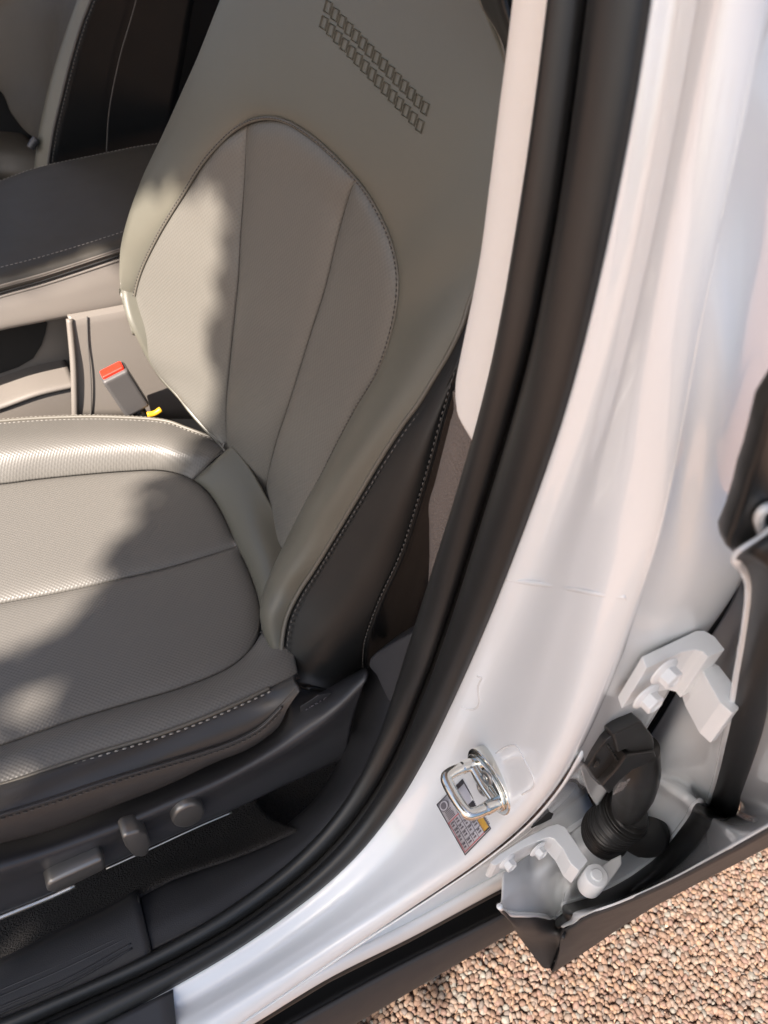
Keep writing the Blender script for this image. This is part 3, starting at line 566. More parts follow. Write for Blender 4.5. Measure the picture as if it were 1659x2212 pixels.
# embossed tiles
bhit = hitter(bvh(bpy.data.objects['backrest']), br)
def tile(px, py, mat_='leather'):
    c = np.array([bhit(px + s*6.4 - t*3.6, py + s*4.0 + t*13.4) for s, t in ((-1, -1), (1, -1), (1, 1), (-1, 1))]); m = c.mean(0)
    V = list(c - BN*.002) + list(c + BN*.0007) + list(m + (c - m) * .88 + BN*.0020) + list(m + (c - m) * .76 + BN*.0001)
    F = []
    for l in range(3):
        for i in range(4): F.append((l*4+i, l*4+(i+1) % 4, l*4+4+(i+1) % 4, l*4+4+i))
    F.append((12, 13, 14, 15)); return obj('tile', V, F, mat_, seat, smooth=False)
hT = .0125
TT = []
for k in range(15):
    f = k / 14
    x1 = 464.5 + .4 * (612 + (1135 - 612) * f); y1 = .4 * (40 + (585 - 40) * f)
    x2 = 464.5 + .4 * (590 + (1108 - 590) * f); y2 = .4 * (125 + (680 - 125) * f)
    for X, Y in ((x1, y1), (x2, y2)): TT.append(tile(X, Y))

# ================================================================== CONSOLE
con = thing('centre_console', 'grey centre console with padded armrest between the seats', 'console', (0, .95, .45))
YN = .855
ar0 = cv(yp, [(-250, 690, YN), (-100, 645, YN), (0, 613, YN), (90, 590, YN), (180, 563, YN), (270, 533, YN), (360, 505, YN), (480, 465, YN)])
zt = ar0[:, 2].mean()
far = cv(yp, [(-250, 460, 1.15), (-100, 418, 1.15), (0, 392, 1.15), (80, 364, 1.15), (200, 338, 1.15), (300, 318, 1.15), (340, 312, 1.15), (450, 290, 1.15)])
n_ = crom(ar0, 30); f_ = crom(far, 30)
def edge(v): return np.array(v)
grid('armrest', loft([off(n_, (0, .0, -.012)), off(n_, (0, .004, .003)), off(n_ * .85 + f_ * .15, (0, 0, .008)), off(n_ * .4 + f_ * .6, (0, 0, .010)), off(n_ * .05 + f_ * .95, (0, 0, .006)), f_, off(f_, (0, .01, -.02))], 90, 50), 'armrest_leather', con, solid=.005)
stitches(crom(off(n_ * .93 + f_ * .07, (0, 0, .0115)), 160), 'thread', con); stitches(crom(off(n_ * .03 + f_ * .97, (0, 0, .0055)), 160), 'thread', con)
wt = cv(yp, [(-250, 712), (0, 632), (90, 607), (180, 578), (270, 548), (360, 520), (480, 480)], YN + .002)
wb = cv(yp, [(-250, 780), (0, 714), (75, 699), (148, 685), (267, 663), (360, 642), (480, 615)], YN - .012)
grid('upper_side', loft([off(n_, (0, .006, -.006)), off(crom(wt, 30), (0, -.002, .012)), off(crom(wt, 30), (0, 0, .0))], 80, 12), 'console_plastic', con, solid=.004)
tube('shadow_line', crom(off(wt, (0, -.0005, 0)), 60), .0022, 'rubber_black', con, n=8)
tube('bright_line', crom(off(wt, (0, -.001, -.006)), 60), .0022, 'console_plastic', con, n=8)
grid('side_panel', loft([off(wt, (0, 0, -.002)), (crom(wt, 20) + crom(wb, 20)) / 2 + np.array([0, -.004, 0]), wb, off(wb, (0, .03, .0))], 80, 24), 'console_plastic', con, solid=.004)
YP = YN - .022
# rear lower block with ridge
lb = cv(yp, [(148, 687), (267, 665), (360, 645), (480, 620)], YP); lbb = cv(yp, [(163, 905), (280, 905), (400, 905), (520, 905)], YP - .045)
grid('lower_side', loft([off(lb, (0, .05, .0)), off(lb, (0, .006, .001)), off(lb, (0, -.001, -.005)), lbb], 50, 30, straight=True), 'console_plastic', con, solid=.006)
tube('trim_line', crom(cv(yp, [(188, 684, YP-.002), (190, 740, YP-.013), (195, 800, YP-.026), (197, 850, YP-.036), (196, 905, YP-.0465)]), 30), .0011, 'thread_dark', con, n=6)
tube('ridge', crom(cv(yp, [(150, 689, YP), (155, 740, YP-.012), (159, 790, YP-.024), (161, 850, YP-.036), (162, 905, YP-.045)]), 30), .005, 'console_plastic', con, n=10)
# recess behind the ridge
YR = YP + .075
grid('recess_wall', loft([cv(yp, [(-250, 740), (0, 690), (170, 660)], YR), cv(yp, [(-250, 960), (0, 905), (190, 880)], YR)], 30, 20), 'console_plastic', con, solid=.004)
cav = cv(yp, [(-250, 770), (0, 708), (90, 694), (102, 698), (98, 720), (90, 745), (72, 774), (40, 793), (0, 807), (-250, 880)], YR - .004)
prism('cavity_shade', cav, (0, .003, 0), 'void', con, bevel=0, label='black sheet standing in for the dark opening of the storage recess')  # flat black sheet paints the shade inside the opening
led = cv(yp, [(-250, 960), (0, 880), (84, 850), (162, 832)], YP + .004); 
grid('ledge', loft([off(led, (0, .08, .004)), off(led, (0, .004, .002)), led, off(led, (0, 0, -.006))], 40, 14), 'console_plastic', con, solid=.004)
grid('lower_tray', loft([off(led, (0, .004, -.003)), cv(yp, [(-250, 1010), (0, 935), (84, 925), (162, 915)], YP + .0)], 40, 20), 'console_plastic', con, solid=.004)
# console floor infill down to carpet
box('console_body', (0.1, 1.10, .60), (1.6, .30, .36), 'void', con, bevel=.01)

# ================================================================== BUCKLE
bk = thing('seat_belt_buckle', 'grey seat belt buckle with a bright red release button', 'seat belt buckle', tuple(yp(320, 880, .75)))
YB = .735
A0, A1 = yp(221, 827, YB), yp(276, 799, YB); D0 = yp(284, 900, YB) - A0
wv = A1 - A0; W = np.linalg.norm(wv); ax0 = wv / W; ax1 = D0 - ax0 * D0.dot(ax0); Lb = np.linalg.norm(ax1); ax1 /= Lb; ax2 = np.cross(ax0, ax1); ax2 *= np.sign(ax2[1]) or 1
TH = .030
cB = A0 + ax0 * W/2 + ax1 * (Lb/2) + ax2 * TH/2
bb = box('buckle_body', cB, (W, Lb, TH), 'buckle_plastic', bk, (ax0, ax1, ax2), bevel=.005)
box('release_button', A0 + ax0*W/2 - ax1*.001 + ax2*TH*.48, (W*.84, .008, TH*.62), 'button_red', bk, (ax0, ax1, ax2), bevel=.0028)
tube('stalk', np.array([cB + ax1*Lb*.45, cB + ax1*Lb*.8, cB + ax1*Lb*1.3]), [.012, .010, .010], 'rubber_black', bk, n=12)
tube('indicator_clip', crom(cv(yp, [(318, 896, YB - .005), (334, 893, YB - .006), (348, 884, YB - .006)]), 12), .0045, 'amber', bk, n=10)

# ================================================================== PASSENGER SEAT
ps = thing('passenger_seat', 'far passenger seat in shade beyond the armrest', 'car seat', (.1, 1.55, .42))
p_pipe = cv(yp, [(250, -160, 1.20), (196, 0, 1.20), (176, 52, 1.20), (152, 132, 1.20), (132, 212, 1.20), (116, 280, 1.20), (104, 356, 1.20), (98, 420, 1.2)])
p_in = cv(yp, [(225, -160, 1.24), (172, 0, 1.24), (140, 92, 1.25), (108, 192, 1.25), (92, 260, 1.25), (82, 320, 1.25), (78, 364, 1.25), (76, 420, 1.25)])
p_face0 = cv(yp, [(150, -160, 1.40), (105, 0, 1.40), (104, 100, 1.38), (100, 188, 1.36), (90, 250, 1.33), (80, 300, 1.30)])
p_far = cv(yp, [(-300, -160, 1.7), (-300, 0, 1.7), (-300, 60, 1.7), (-250, 100, 1.7), (-100, 150, 1.6), (0, 196, 1.5), (24, 244, 1.45), (52, 280, 1.40), (80, 302, 1.33)])
grid('bolster', loft([p_pipe, (p_pipe + p_in) / 2 + np.array([-.012, 0, 0]), p_in, off(p_in, (.01, .012, 0))], 70, 24), 'leather', ps, solid=.004)
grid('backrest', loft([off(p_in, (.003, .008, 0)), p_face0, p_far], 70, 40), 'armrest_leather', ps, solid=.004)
p_back = cv(yp, [(460, -160, 1.22), (420, 0, 1.22), (400, 120, 1.22), (380, 230, 1.22), (370, 320, 1.22), (360, 420, 1.22)])
grid('backrest_side', loft([p_pipe, p_back], 60, 14), 'leather_side', ps, solid=.004)
pp = crom(p_pipe, 120); tube('piping', pp, .0025, 'thread_dark', ps, n=8); stitches(off(pp, (.006, -.002, 0)), 'thread_dark', ps, r=.001)
psm = crom(cv(yp, [(320, -160), (294, 0), (260, 120), (236, 240), (230, 330)], 1.195), 100); tube('seam', psm, .0013, 'thread_dark', ps, n=6)
pc = cv(zp, [(-200, 322, .70), (0, 328, .70), (40, 336, .70), (80, 352, .70), (110, 380, .70)])
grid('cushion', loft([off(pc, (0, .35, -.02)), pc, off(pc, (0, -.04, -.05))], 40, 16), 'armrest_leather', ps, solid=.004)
tube('buckle_stalk', crom(cv(yp, [(66, 320, 1.22), (74, 306, 1.22), (80, 300, 1.22)]), 8), .007, 'shield_plastic', ps, n=10)

# ================================================================== CABIN SHELL (far side, rear, roof)
shell = thing('car_cabin', 'dark cabin interior behind the seats', 'car cabin', (.9, 1.0, .42))
box('far_door', (.2, 2.0, .85), (3.2, .06, .9), 'void', shell)
box('rear_bench', (1.35, 1.0, .75), (.5, 1.7, .9), 'leather_side', shell, bevel=.03)
box('rear_wall', (1.9, 1.0, 1.1), (.06, 2.0, 1.5), 'void', shell)
box('roof', (.93, 1.02, 1.72), (2.1, 1.75, .04), 'white_paint', shell, bevel=.01)

prism('slot_shade', cv(yp, [(1147, 1788), (1166, 1765), (1185, 1752), (1195, 1757), (1190, 1768), (1170, 1778)], -.052), (0, -.0006, 0), 'void', body, bevel=0)  # flat black patch stands in for the shade inside a slot
# ================================================================== STRIKER
stk = thing('door_striker', 'chromed door striker loop bolted to the white pillar', 'door striker', tuple(jb(1060, 1690, 0)))
J = lambda x, y, o=0.: jhit(x, y, o)
c0 = J(1064, 1690); NS = jnorm(c0); TS = np.array([NS[2], 0, -NS[0]]); YS = np.array([0, 1., 0])   # normal, up-ish, in
if TS[2] < 0: TS = -TS
def ell_pl(c, a, b, h, n=36, pw=2.4):
    out = []
    for t in np.linspace(0, 2*math.pi, n, endpoint=False):
        ct, st_ = math.cos(t), math.sin(t); out.append(c + YS * a * math.copysign(abs(ct)**(2/pw), ct) + TS * b * math.copysign(abs(st_)**(2/pw), st_) + NS * h)
    return np.array(out)
e1, e2, e3 = J(1030, 1628, 0), J(1098, 1752, 0), None
ha = abs(e1[1] - e2[1]) / 2; cc = (e1 + e2) / 2 + TS * .004
HB = ha * .62
cc = cc + NS * .0035
prism('base_plate', ell_pl(cc, ha * 1.05, HB * 1.06, -.009, pw=2.2), NS * .012, 'steel', stk, bevel=.0012, smooth=True)
prism('cup', ell_pl(cc, ha * .93, HB * .84, .003, pw=2.0), NS * .003, 'steel', stk, bevel=.0018, smooth=True)
# loop: legs at +-y, protruding along NS
LW = ha * .66; LH = .038
pts = [cc + YS*LW + NS*.004, cc + YS*LW + NS*(LH-.008), cc + YS*(LW-.002) + NS*(LH-.002), cc + YS*(LW-.008) + NS*LH, cc - YS*(LW-.008) + NS*LH, cc - YS*(LW-.002) + NS*(LH-.002), cc - YS*LW + NS*(LH-.008), cc - YS*LW + NS*.004]
loop = crom(np.array(pts), 90); lr = np.full(90, .0054); lr[:12] = .0058; lr[-14:] = .0060
tube('loop', loop, lr, 'steel', stk, n=20)
tube('loop_bridge', crom(np.array([cc + YS*LW*1.2 + NS*.007, cc + NS*.0085, cc - YS*LW*1.2 + NS*.007]), 30), .0042, 'steel', stk, n=16)
for s in (1, -1):
    cs = cc + TS * HB * .48 * s + NS * .006
    scr = lathe('screw', cs, NS, [(.0075, 0), (.0075, .0012), (.0055, .002), (.0036, .0022), (.003, .0008)], 'steel_dark', stk, n=28)
    lathe('socket', cs, NS, [(.0026, .001), (.0026, .0018)], 'steel', scr, n=6, bevel=0)

# ================================================================== INFORMATION LABEL
lab = thing('information_label', 'small printed grey and amber tyre information sticker under the striker', 'sticker', tuple(jb(1010, 1770, 0)))
la, lb_, lc, ld = J(943.9, 1737.5), J(1000, 1682), J(1062, 1789.5), J(1006, 1847.5)
lo = la; eu = ld - la; ev = lb_ - la
def LP(u, v, h=.0006): 
    p = la*(1-u)*(1-v) + ld*u*(1-v) + lb_*(1-u)*v + lc*u*v; return p + jnorm(p) * h
def lrect(name, u0, v0, u1, v1, m, h, parent=lab):
    n = 5; P = np.array([[LP(u0 + (u1-u0)*i/n, v0 + (v1-v0)*j/2, h) for j in range(3)] for i in range(n+1)])
    return grid(name, P, m, parent, solid=.0002)
base = lrect('sticker_sheet', 0, 0, 1, 1, 'label_white', .0005)
lrect('border', 0, 0, 1, .018, 'label_black', .0009); lrect('border', 0, .98, 1, 1., 'label_black', .0009); lrect('border', 0, 0, .014, 1, 'label_black', .0009); lrect('border', .985, 0, 1., 1, 'label_black', .0009)
lrect('header_band', .0, .42, .40, .62, 'label_black', .0009); lrect('header_band', .0, .62, .08, .98, 'label_black', .0009)
lrect('header_band', .55, .80, .97, .97, 'label_amber', .0009); lrect('header_band', .42, .80, .55, .97, 'label_black', .0009); lrect('header_band', .95, .80, .975, .97, 'label_black', .001)
lrect('amber_print', .05, .46, .20, .56, 'label_amber', .0012); lrect('amber_print', .22, .47, .36, .55, 'label_amber', .0012); lrect('amber_print', .22, .64, .34, .70, 'label_amber', .0012)
lrect('red_line', .40, .02, .415, .60, 'label_red', .0011); lrect('red_line', .955, .03, .968, .80, 'label_red', .0011); lrect('red_line', .40, .045, .95, .058, 'label_red', .0011)
for v in (.22, .42, .60, .79): lrect('table_line', .42, v, .95, v + .012, 'print_grey', .0010)
for u in (.55, .68, .82): lrect('table_line', u, .05, u + .010, .79, 'print_grey', .0010)
for i, u in enumerate((.435, .565, .695, .835)):
    for j, v in enumerate((.08, .26, .46, .64)):
        for q in range(2):
            lrect('print', u + q*.05, v + .012, u + .028 + q*.05, v + .012 + rng.uniform(.06, .115), 'print_grey', .0010)
for k in range(6): lrect('print', .22 + k*.028, .10, .234 + k*.028, .10 + rng.uniform(.18, .3), 'print_grey', .0010)
for k in range(14): lrect('print', .45 + k*.035, .975, .47 + k*.035, 1.04, 'print_grey', .0010)
# oval emblem
th = np.linspace(0, 2*math.pi, 29)[:-1]
em = [LP(.12 + .095*math.cos(t), .19 + .155*math.sin(t), .0012) for t in th]; prism('oval_emblem', em, NS*.0002, 'print_grey', lab, bevel=0)
em2 = [LP(.12 + .08*math.cos(t), .19 + .13*math.sin(t), .0015) for t in th]; prism('oval_emblem', em2, NS*.0002, 'label_white', lab, bevel=0)
em2 = [LP(.12 + .06*math.cos(t), .19 + .09*math.sin(t), .0018) for t in th]; prism('oval_emblem', em2, NS*.0002, 'print_grey', lab, bevel=0)

# ================================================================== HINGES
def hexbolt(c, ax, r, parent, mt='white_paint_matt', label=None):
    ax = np.asarray(ax, float) / np.linalg.norm(ax)
    b = lathe('bolt', c, ax, [(r*1.62, 0), (r*1.62, r*.16), (r*1.15, r*.42)], mt, parent, n=36, bevel=.0008)
    lathe('bolt_head', c + ax*r*.3, ax, [(r*1.06, 0), (r*1.06, r*1.05), (r*.9, r*1.15), (r*.72, r*1.15), (r*.66, r*1.02)], mt, b, n=6, smooth=False, bevel=.0006)
    return b
UH = lambda a, b, y=None, z=None: (1227.7 + a*.26, 1260.8 + b*.26)
hg = thing('hinge_bracket', 'upper white painted rear door hinge with two hexagon bolts', 'door hinge', tuple(yp(1440, 1440, -.08)), 'rear door hinges on the pillar')
zt_ = yp(*UH(610, 605), -.081)[2]
prof = [UH(*q) for q in [(610, 605), (800, 515), (1060, 390), (1130, 388), (1220, 440), (1300, 545), (1160, 612), (1120, 565), (1050, 548), (950, 565), (800, 630), (650, 705)]]
pz = cv(zp, prof, zt_)
leaf = prism('hinge_leaf', pz, (-.004, 0, -.050), 'white_paint_matt', hg, bevel=.0007)
d0 = yp(*UH(1265, 700), -.16)
arm = [UH(*q) for q in [(1150, 612), (1300, 545), (1268, 700), (1420, 900), (1420, 1340), (1300, 1280), (1230, 1232), (1120, 1160), (975, 955), (860, 985), (800, 940), (860, 760), (950, 640)]]
QP = lambda a, b: (995.4 + .4003 * a, 1296 + .4 * b)
armf = cv(zp, [QP(*q) for q in [(1290, 330), (1330, 320), (1395, 355), (1408, 372), (1480, 465), (1508, 500), (1500, 590), (1465, 612), (1400, 555), (1315, 405)]], zt_ - .020)
prism('hinge_arm', armf, (0, 0, -.042), 'white_paint_matt', hg, bevel=.0008)
yb = lambda a, b: yp(*UH(a, b), -.098)
hexbolt(yb(790, 722), (0.05, -1, .05), .0075, hg); hexbolt(yb(640, 930), (0.05, -1, .05), .0075, hg)
LHh = lambda a, b: (1028.6 + a*.22, 1725.4 + b*.22)
QP = lambda a, b: (995.4 + .4003 * a, 1296 + .4 * b)
hg2 = thing('hinge_bracket', 'lower white painted rear door hinge beside the sill with a round pivot', 'door hinge', tuple(yp(1160, 1840, -.08)), 'rear door hinges on the pillar')
z2 = .645
pr2 = [LHh(*q) for q in [(140, 620), (230, 545), (460, 400), (700, 270), (800, 245), (870, 275), (960, 400), (1100, 610), (1010, 710), (930, 640), (850, 490), (770, 400), (720, 380), (640, 400), (500, 460), (430, 500), (350, 540), (200, 650), (160, 650)]]
p2 = cv(zp, pr2, z2)
prism('hinge_leaf', p2, (0, 0, -.034), 'white_paint_matt', hg2, bevel=.0009)
b1, b2 = zp(*LHh(600, 490), z2 - .012), zp(*LHh(300, 610), z2 - .012)
hexbolt(b1, (0.1, -1, .1), .0065, hg2); hexbolt(b2, (.1, -1, .1), .0065, hg2)
kn = zp(*LHh(1180, 755), z2 - .012)
lathe('pivot', kn - np.array([0, 0, .05]), Zax, [(.0125, .02), (.0125, .050), (.0115, .0515), (.0062, .0515), (.0062, .0535), (.0055, .054)], 'white_paint_matt', hg2, n=36)
dl = [LHh(*q) for q in [(1090, 690), (1240, 650), (1330, 590), (1430, 540), (1432, 640), (1350, 760), (1280, 850), (1180, 880)]]
prism('door_leaf', cv(zp, dl, z2 - .022), (0, 0, -.03), 'white_paint_matt', hg2, bevel=.002)

# ================================================================== REAR DOOR
rd = thing('rear_door', 'open white rear door at the right with black seal and dark cladding', 'car door', tuple(yp(1300, 1950, -.12)))
q_ = lambda L, f=None: cv(yp, [QP(a, b) + (y,) for a, b, y in L])
rimL = [(1800, -480, -.135), (1640, -330, -.135), (1497, -235, -.132), (1530, -155, -.13), (1556, -90, -.13), (1558, 0, -.13), (1545, 100, -.13), (1522, 250, -.13), (1490, 420, -.13), (1460, 590, -.13), (1424, 760, -.128), (1388, 920, -.127), (1352, 1045, -.126), (1325, 1112, -.126), (1282, 1092, -.126), (1255, 1112, -.126), (1228, 1165, -.125), (1175, 1240, -.124), (1090, 1345, -.122), (1000, 1430, -.12), (900, 1500, -.118), (800, 1555, -.115), (720, 1590, -.112), (620, 1625, -.110), (560, 1642, -.108), (545, 1695, -.108), (515, 1718, -.108)]
sl_L = [(1900, -430, -.15), (1790, -300, -.15), (1680, -200, -.15), (1690, -120, -.15), (1690, -60, -.15), (1690, 20, -.15), (1688, 150, -.15), (1680, 300, -.15), (1668, 460, -.15), (1650, 640, -.15), (1605, 800, -.15), (1560, 930, -.15), (1515, 1065, -.15), (1474, 1180, -.15), (1420, 1192, -.15), (1372, 1190, -.15), (1350, 1235, -.15), (1290, 1325, -.148), (1200, 1420, -.146), (1090, 1512, -.144), (990, 1570, -.141), (880, 1618, -.138), (790, 1650, -.136), (690, 1678, -.134), (640, 1692, -.133), (590, 1740, -.131), (545, 1768, -.128)]
rimc, slc = q_(rimL), q_(sl_L); dv_ = np.array([-.6, -.16, .78])
grid('door_weatherstrip', loftp([rimc, rimc * .90 + slc * .10 + dv_ * .010, rimc * .5 + slc * .5 + dv_ * .020, rimc * .12 + slc * .88 + dv_ * .010, slc], 300, 20), 'seal_rubber', rd, solid=.002)
tailL = [(515, 1718, -.108), (490, 1724, -.108), (450, 1706, -.106), (350, 1700, -.104), (250, 1692, -.102), (208, 1655, -.10)]
tail = q_(tailL)
rims = crom(rimc, 300); tails = crom(tail, 80)
for P_, o_, r_ in ((rims, (0, 0, .001), .0030), (tails, (0, 0, 0), .0030)):
    tube('rim_flange', off(P_, o_), r_, 'white_paint', rd, n=10)
bl_ = [(1800, -380, -.09), (1640, -230, -.08), (1580, -60, -.07), (1560, 60, -.06), (1480, 210, -.055), (1400, 330, -.05), (1300, 480, -.048), (1210, 620, -.046), (1110, 780, -.046), (1010, 930, -.046), (920, 1070, -.046), (830, 1170, -.046), (750, 1255, -.048), (680, 1330, -.05), (600, 1400, -.053), (480, 1450, -.058), (380, 1520, -.066), (300, 1580, -.080), (208, 1655, -.098)]
bl_ = [(a, b, float(np.interp(b, [-300, 100, 700, 1200, 1400, 1520, 1655], [-.088, -.086, -.084, -.080, -.078, -.082, -.098]))) for a, b, y in bl_]
cA = crom(np.vstack([rimc, tail[1:]]), 200); cB_ = crom(q_(bl_), 200)
grid('door_inner_face', loft([cA, off(cA*.85 + cB_*.15, (.005, .003, -.006)), off(cA*.5 + cB_*.5, (.006, .004, -.008)), off(cB_, (.010, .006, -.01)), off(cB_, (.03, .03, -.02))], 200, 40), 'white_paint', rd, solid=.002)
sk_top = off(slc[6:], (.001, .003, -.001))
skb = q_([(1760, 150, -.172), (1800, 300, -.178), (1840, 480, -.185), (1900, 700, -.19), (1960, 860, -.20), (2050, 1000, -.215), (1800, 1135, -.21), (1657, 1215, -.205), (1600, 1247, -.203), (1540, 1282, -.201), (1480, 1316, -.199), (1400, 1360, -.195), (1300, 1414, -.189), (1170, 1484, -.181), (1060, 1537, -.173), (930, 1595, -.162), (830, 1636, -.154), (730, 1672, -.147), (680, 1695, -.143), (610, 1742, -.138), (552, 1772, -.131)])
grid('outer_skin', loftp([sk_top, sk_top * .5 + skb * .5 + dv_ * .004, skb], 160, 24), 'white_paint', rd, solid=.002, label='white outer skin of the rear door mirroring the gravel')
cb_t = off(skb[5:], (0, -.001, -.001))
bl = np.array([zp(*QP(a, b), .36) for a, b in [(2050, 1035), (1800, 1172), (1657, 1250), (1605, 1278), (1545, 1310), (1485, 1342), (1405, 1385), (1300, 1441), (1170, 1512), (1050, 1582), (915, 1672), (800, 1754), (690, 1836), (640, 1872), (560, 1930), (482, 1988)]])
cmid_ = cb_t * .5 + bl * .5 + np.array([-.003, -.006, 0])
grid('door_cladding', loftp([cb_t, cmid_, bl, off(bl, (.02, .03, .0))], 120, 30), 'cladding', rd, solid=.003, label='dark grey plastic cladding along the bottom of the rear door')
for f in (.3, .5, .7):
    g_ = crom(cb_t, 60) * (1 - f) + crom(bl, 60) * f + np.array([-.003, -.006, 0]) * (1 - abs(2*f - 1)) * .9
    tube('cladding_rib', off(g_, (-.0006, -.0012, .0004)), .0016, 'cladding', rd, n=6)
fr0 = q_([(212, 1652, -.100), (300, 1696, -.102), (400, 1702, -.106), (485, 1722, -.109), (525, 1742, -.114), (560, 1770, -.131)])
fr1 = q_([(262, 1730, -.108), (325, 1762, -.110), (400, 1770, -.114), (465, 1785, -.118), (510, 1800, -.124), (545, 1820, -.140)])
fr2 = np.array([zp(*QP(a, b), .40) for a, b in [(345, 1860), (380, 1868), (415, 1876), (455, 1884), (490, 1888), (522, 1890)]])
fr3 = np.array([zp(*QP(a, b), .361) for a, b in [(440, 1984), (448, 1987), (456, 1990), (465, 1991), (474, 1991), (483, 1989)]])
grid('cladding_end', loftp([off(fr0, (.002, .005, -.006)), fr0, fr1, fr2, fr3], 40, 40), 'cladding', rd, solid=.003)
# rubber corner gaiter at the top right
gt = [(1740, 760, -.125), (1700, 830, -.125), (1659, 894, -.125), (1645, 947, -.125), (1630, 1001, -.125), (1617, 1037, -.125), (1606, 1080, -.125), (1588, 1135, -.125), (1572, 1172, -.125), (1574, 1190, -.125), (1584, 1199, -.125), (1596, 1200, -.125), (1612, 1220, -.125), (1628, 1236, -.125), (1650, 1222, -.125), (1700, 1200, -.125), (1800, 1000, -.125), (1850, 800, -.125)]
prism('corner_gaiter', cv(yp, gt), (.006, .014, 0), 'rubber', rd, bevel=.004, smooth=True)
strip('gaiter_rim', [(1670, 1095, -.128), (1648, 1102, -.128), (1640, 1118, -.128), (1643, 1140, -.128), (1655, 1172, -.128), (1680, 1210, -.128)], yp, None, .0028, 'white_paint', rd)
# black seal tubes in the gap between pillar and door
gp = cv(yp, [(1660, 1150, -.045), (1612, 1240, -.045), (1575, 1330, -.045), (1530, 1410, -.045), (1470, 1510, -.045), (1415, 1590, -.044), (1360, 1670, -.042), (1300, 1740, -.04), (1240, 1800, -.038), (1180, 1850, -.036)])
gseal = thing('rear_door_seal', 'black rubber tube seal in the gap between pillar and rear door', 'weatherstrip', tuple(gp[3]))
tube('seal_tube', crom(off(gp, (.004, 0, 0)), 100), .011, 'rubber', gseal, n=14)
tube('seal_tube', crom(off(gp, (.024, .016, -.008)), 100), .013, 'rubber_black', gseal, n=14)
grid('seal_backing', loft([off(gp, (-.012, .03, 0)), off(gp, (.08, .045, -.03))], 60, 6), 'void', gseal, solid=.003)

# ================================================================== WIRING CONNECTOR
wc = thing('wiring_connector', 'black wiring connector with ribbed rubber boot between pillar and rear door', 'wiring connector', tuple(yp(1350, 1650, -.07)))
W7 = lambda a, b: (1260.9 + a*.1655, 1526.4 + b*.1655)
hz = lambda pts, y: cv(yp, [W7(*q) for q in pts], y)
topf = hz([(390, 365), (760, 190), (905, 390), (925, 470), (920, 590), (800, 640), (700, 680), (640, 660), (555, 550), (450, 600)], -.088)
prism('connector_cover', topf, (.004, .022, -.012), 'connector', wc, bevel=.0016)
leftf = hz([(50, 800), (160, 610), (290, 440), (390, 365), (450, 600), (560, 560), (600, 640), (430, 800), (240, 1035), (205, 1030)], -.084)
prism('connector_body', leftf, (.004, .020, -.012), 'connector', wc, bevel=.0014)
coll = hz([(240, 1040), (430, 830), (560, 640), (930, 590), (955, 650), (900, 720), (640, 830), (480, 960), (335, 1145)], -.092)
prism('collar', coll, (.003, .026, -.010), 'connector', wc, bevel=.002)
for q in range(5): box('clip_tooth', hz([(320 + q*28, 510 + q*45)], -.087)[0], (.0018, .003, .0022), 'connector', wc, bevel=.0003)
box('latch', hz([(175, 740)], -.086)[0], (.003, .002, .011), 'connector', wc, bevel=.0004); box('latch_bar', hz([(185, 745)], -.088)[0], (.001, .002, .007), 'rubber_black', wc, bevel=0)
el_path = crom(np.array([yp(*QP(a, b), y) for a, b, y in [(955, 790, -.074), (955, 860, -.080), (952, 940, -.084), (935, 1030, -.086), (905, 1110, -.087), (875, 1185, -.086), (850, 1230, -.082)]]), 60)
rr = np.interp(np.linspace(0, 1, 60), [0, .15, .40, .58, .75, 1], [.0200, .0218, .0208, .0175, .0125, .0115])
tube('rubber_elbow', el_path, rr, 'connector', wc, n=28)
bel = np.array([yp(*QP(a, b), y) for a, b, y in [(930, 1130, -.0885), (890, 1160, -.087), (850, 1190, -.0855), (812, 1220, -.083), (785, 1250, -.077), (800, 1288, -.074), (850, 1312, -.078), (920, 1302, -.088), (985, 1285, -.100)]])
bp_ = crom(bel, 420); s = np.linspace(0, 1, 420); al = np.r_[0, np.cumsum(np.linalg.norm(np.diff(bp_, axis=0), axis=1))]
rad = np.interp(s, [0, .04, .35, .5, .7, 1], [.018, .0255, .0268, .0255, .020, .018]) * (1 + .075 * np.sin(al / .0050 * 2*math.pi))
rad[0] = .016
tube('ribbed_boot', bp_, rad, 'connector', wc, n=40)
gc = yp(*QP(985, 1270), -.106)
lathe('grommet', gc + np.array([.004, .006, -.004]), (-.75, -.35, .45), [(.031, 0), (.031, .003), (.028, .008), (.018, .012)], 'rubber_black', wc, n=40, bevel=.001)
box('clip_tip', yp(*W7(740, 1600), -.075), (.004, .004, .012), 'label_white', wc, bevel=.001)
def text(body, origin, ux, uy, size, m, parent, name='printed_text', ext=.0003):
    c = bpy.data.curves.new(name, 'FONT'); c.body = body; c.size = size; c.extrude = ext; c.align_x = 'LEFT'; c.space_line = .9
    o = bpy.data.objects.new(name, c); COL.objects.link(o); dg = bpy.context.evaluated_depsgraph_get(); me = bpy.data.meshes.new_from_object(o.evaluated_get(dg)); bpy.data.objects.remove(o)
    ux = np.asarray(ux) / np.linalg.norm(ux); uy = np.asarray(uy) - ux * np.dot(uy, ux); uy /= np.linalg.norm(uy); uz = np.cross(ux, uy)
    M = Matrix([[ux[i], uy[i], uz[i], origin[i]] for i in range(3)] + [[0, 0, 0, 1]]); me.transform(M); me.materials.clear(); me.materials.append(MT[m])
    q = bpy.data.objects.new(name, me); COL.objects.link(q); par(q, parent); return q
yt = -.1075
o_ = yp(*QP(832, 1048), yt); ux_ = yp(*QP(872, 985), yt) - o_; uy_ = yp(*QP(812, 1030), yt) - o_
text('oboB 5811\n240J 6:83\nPA|T|PE.1', o_, ux_, uy_, .0052, 'print_pale', wc)

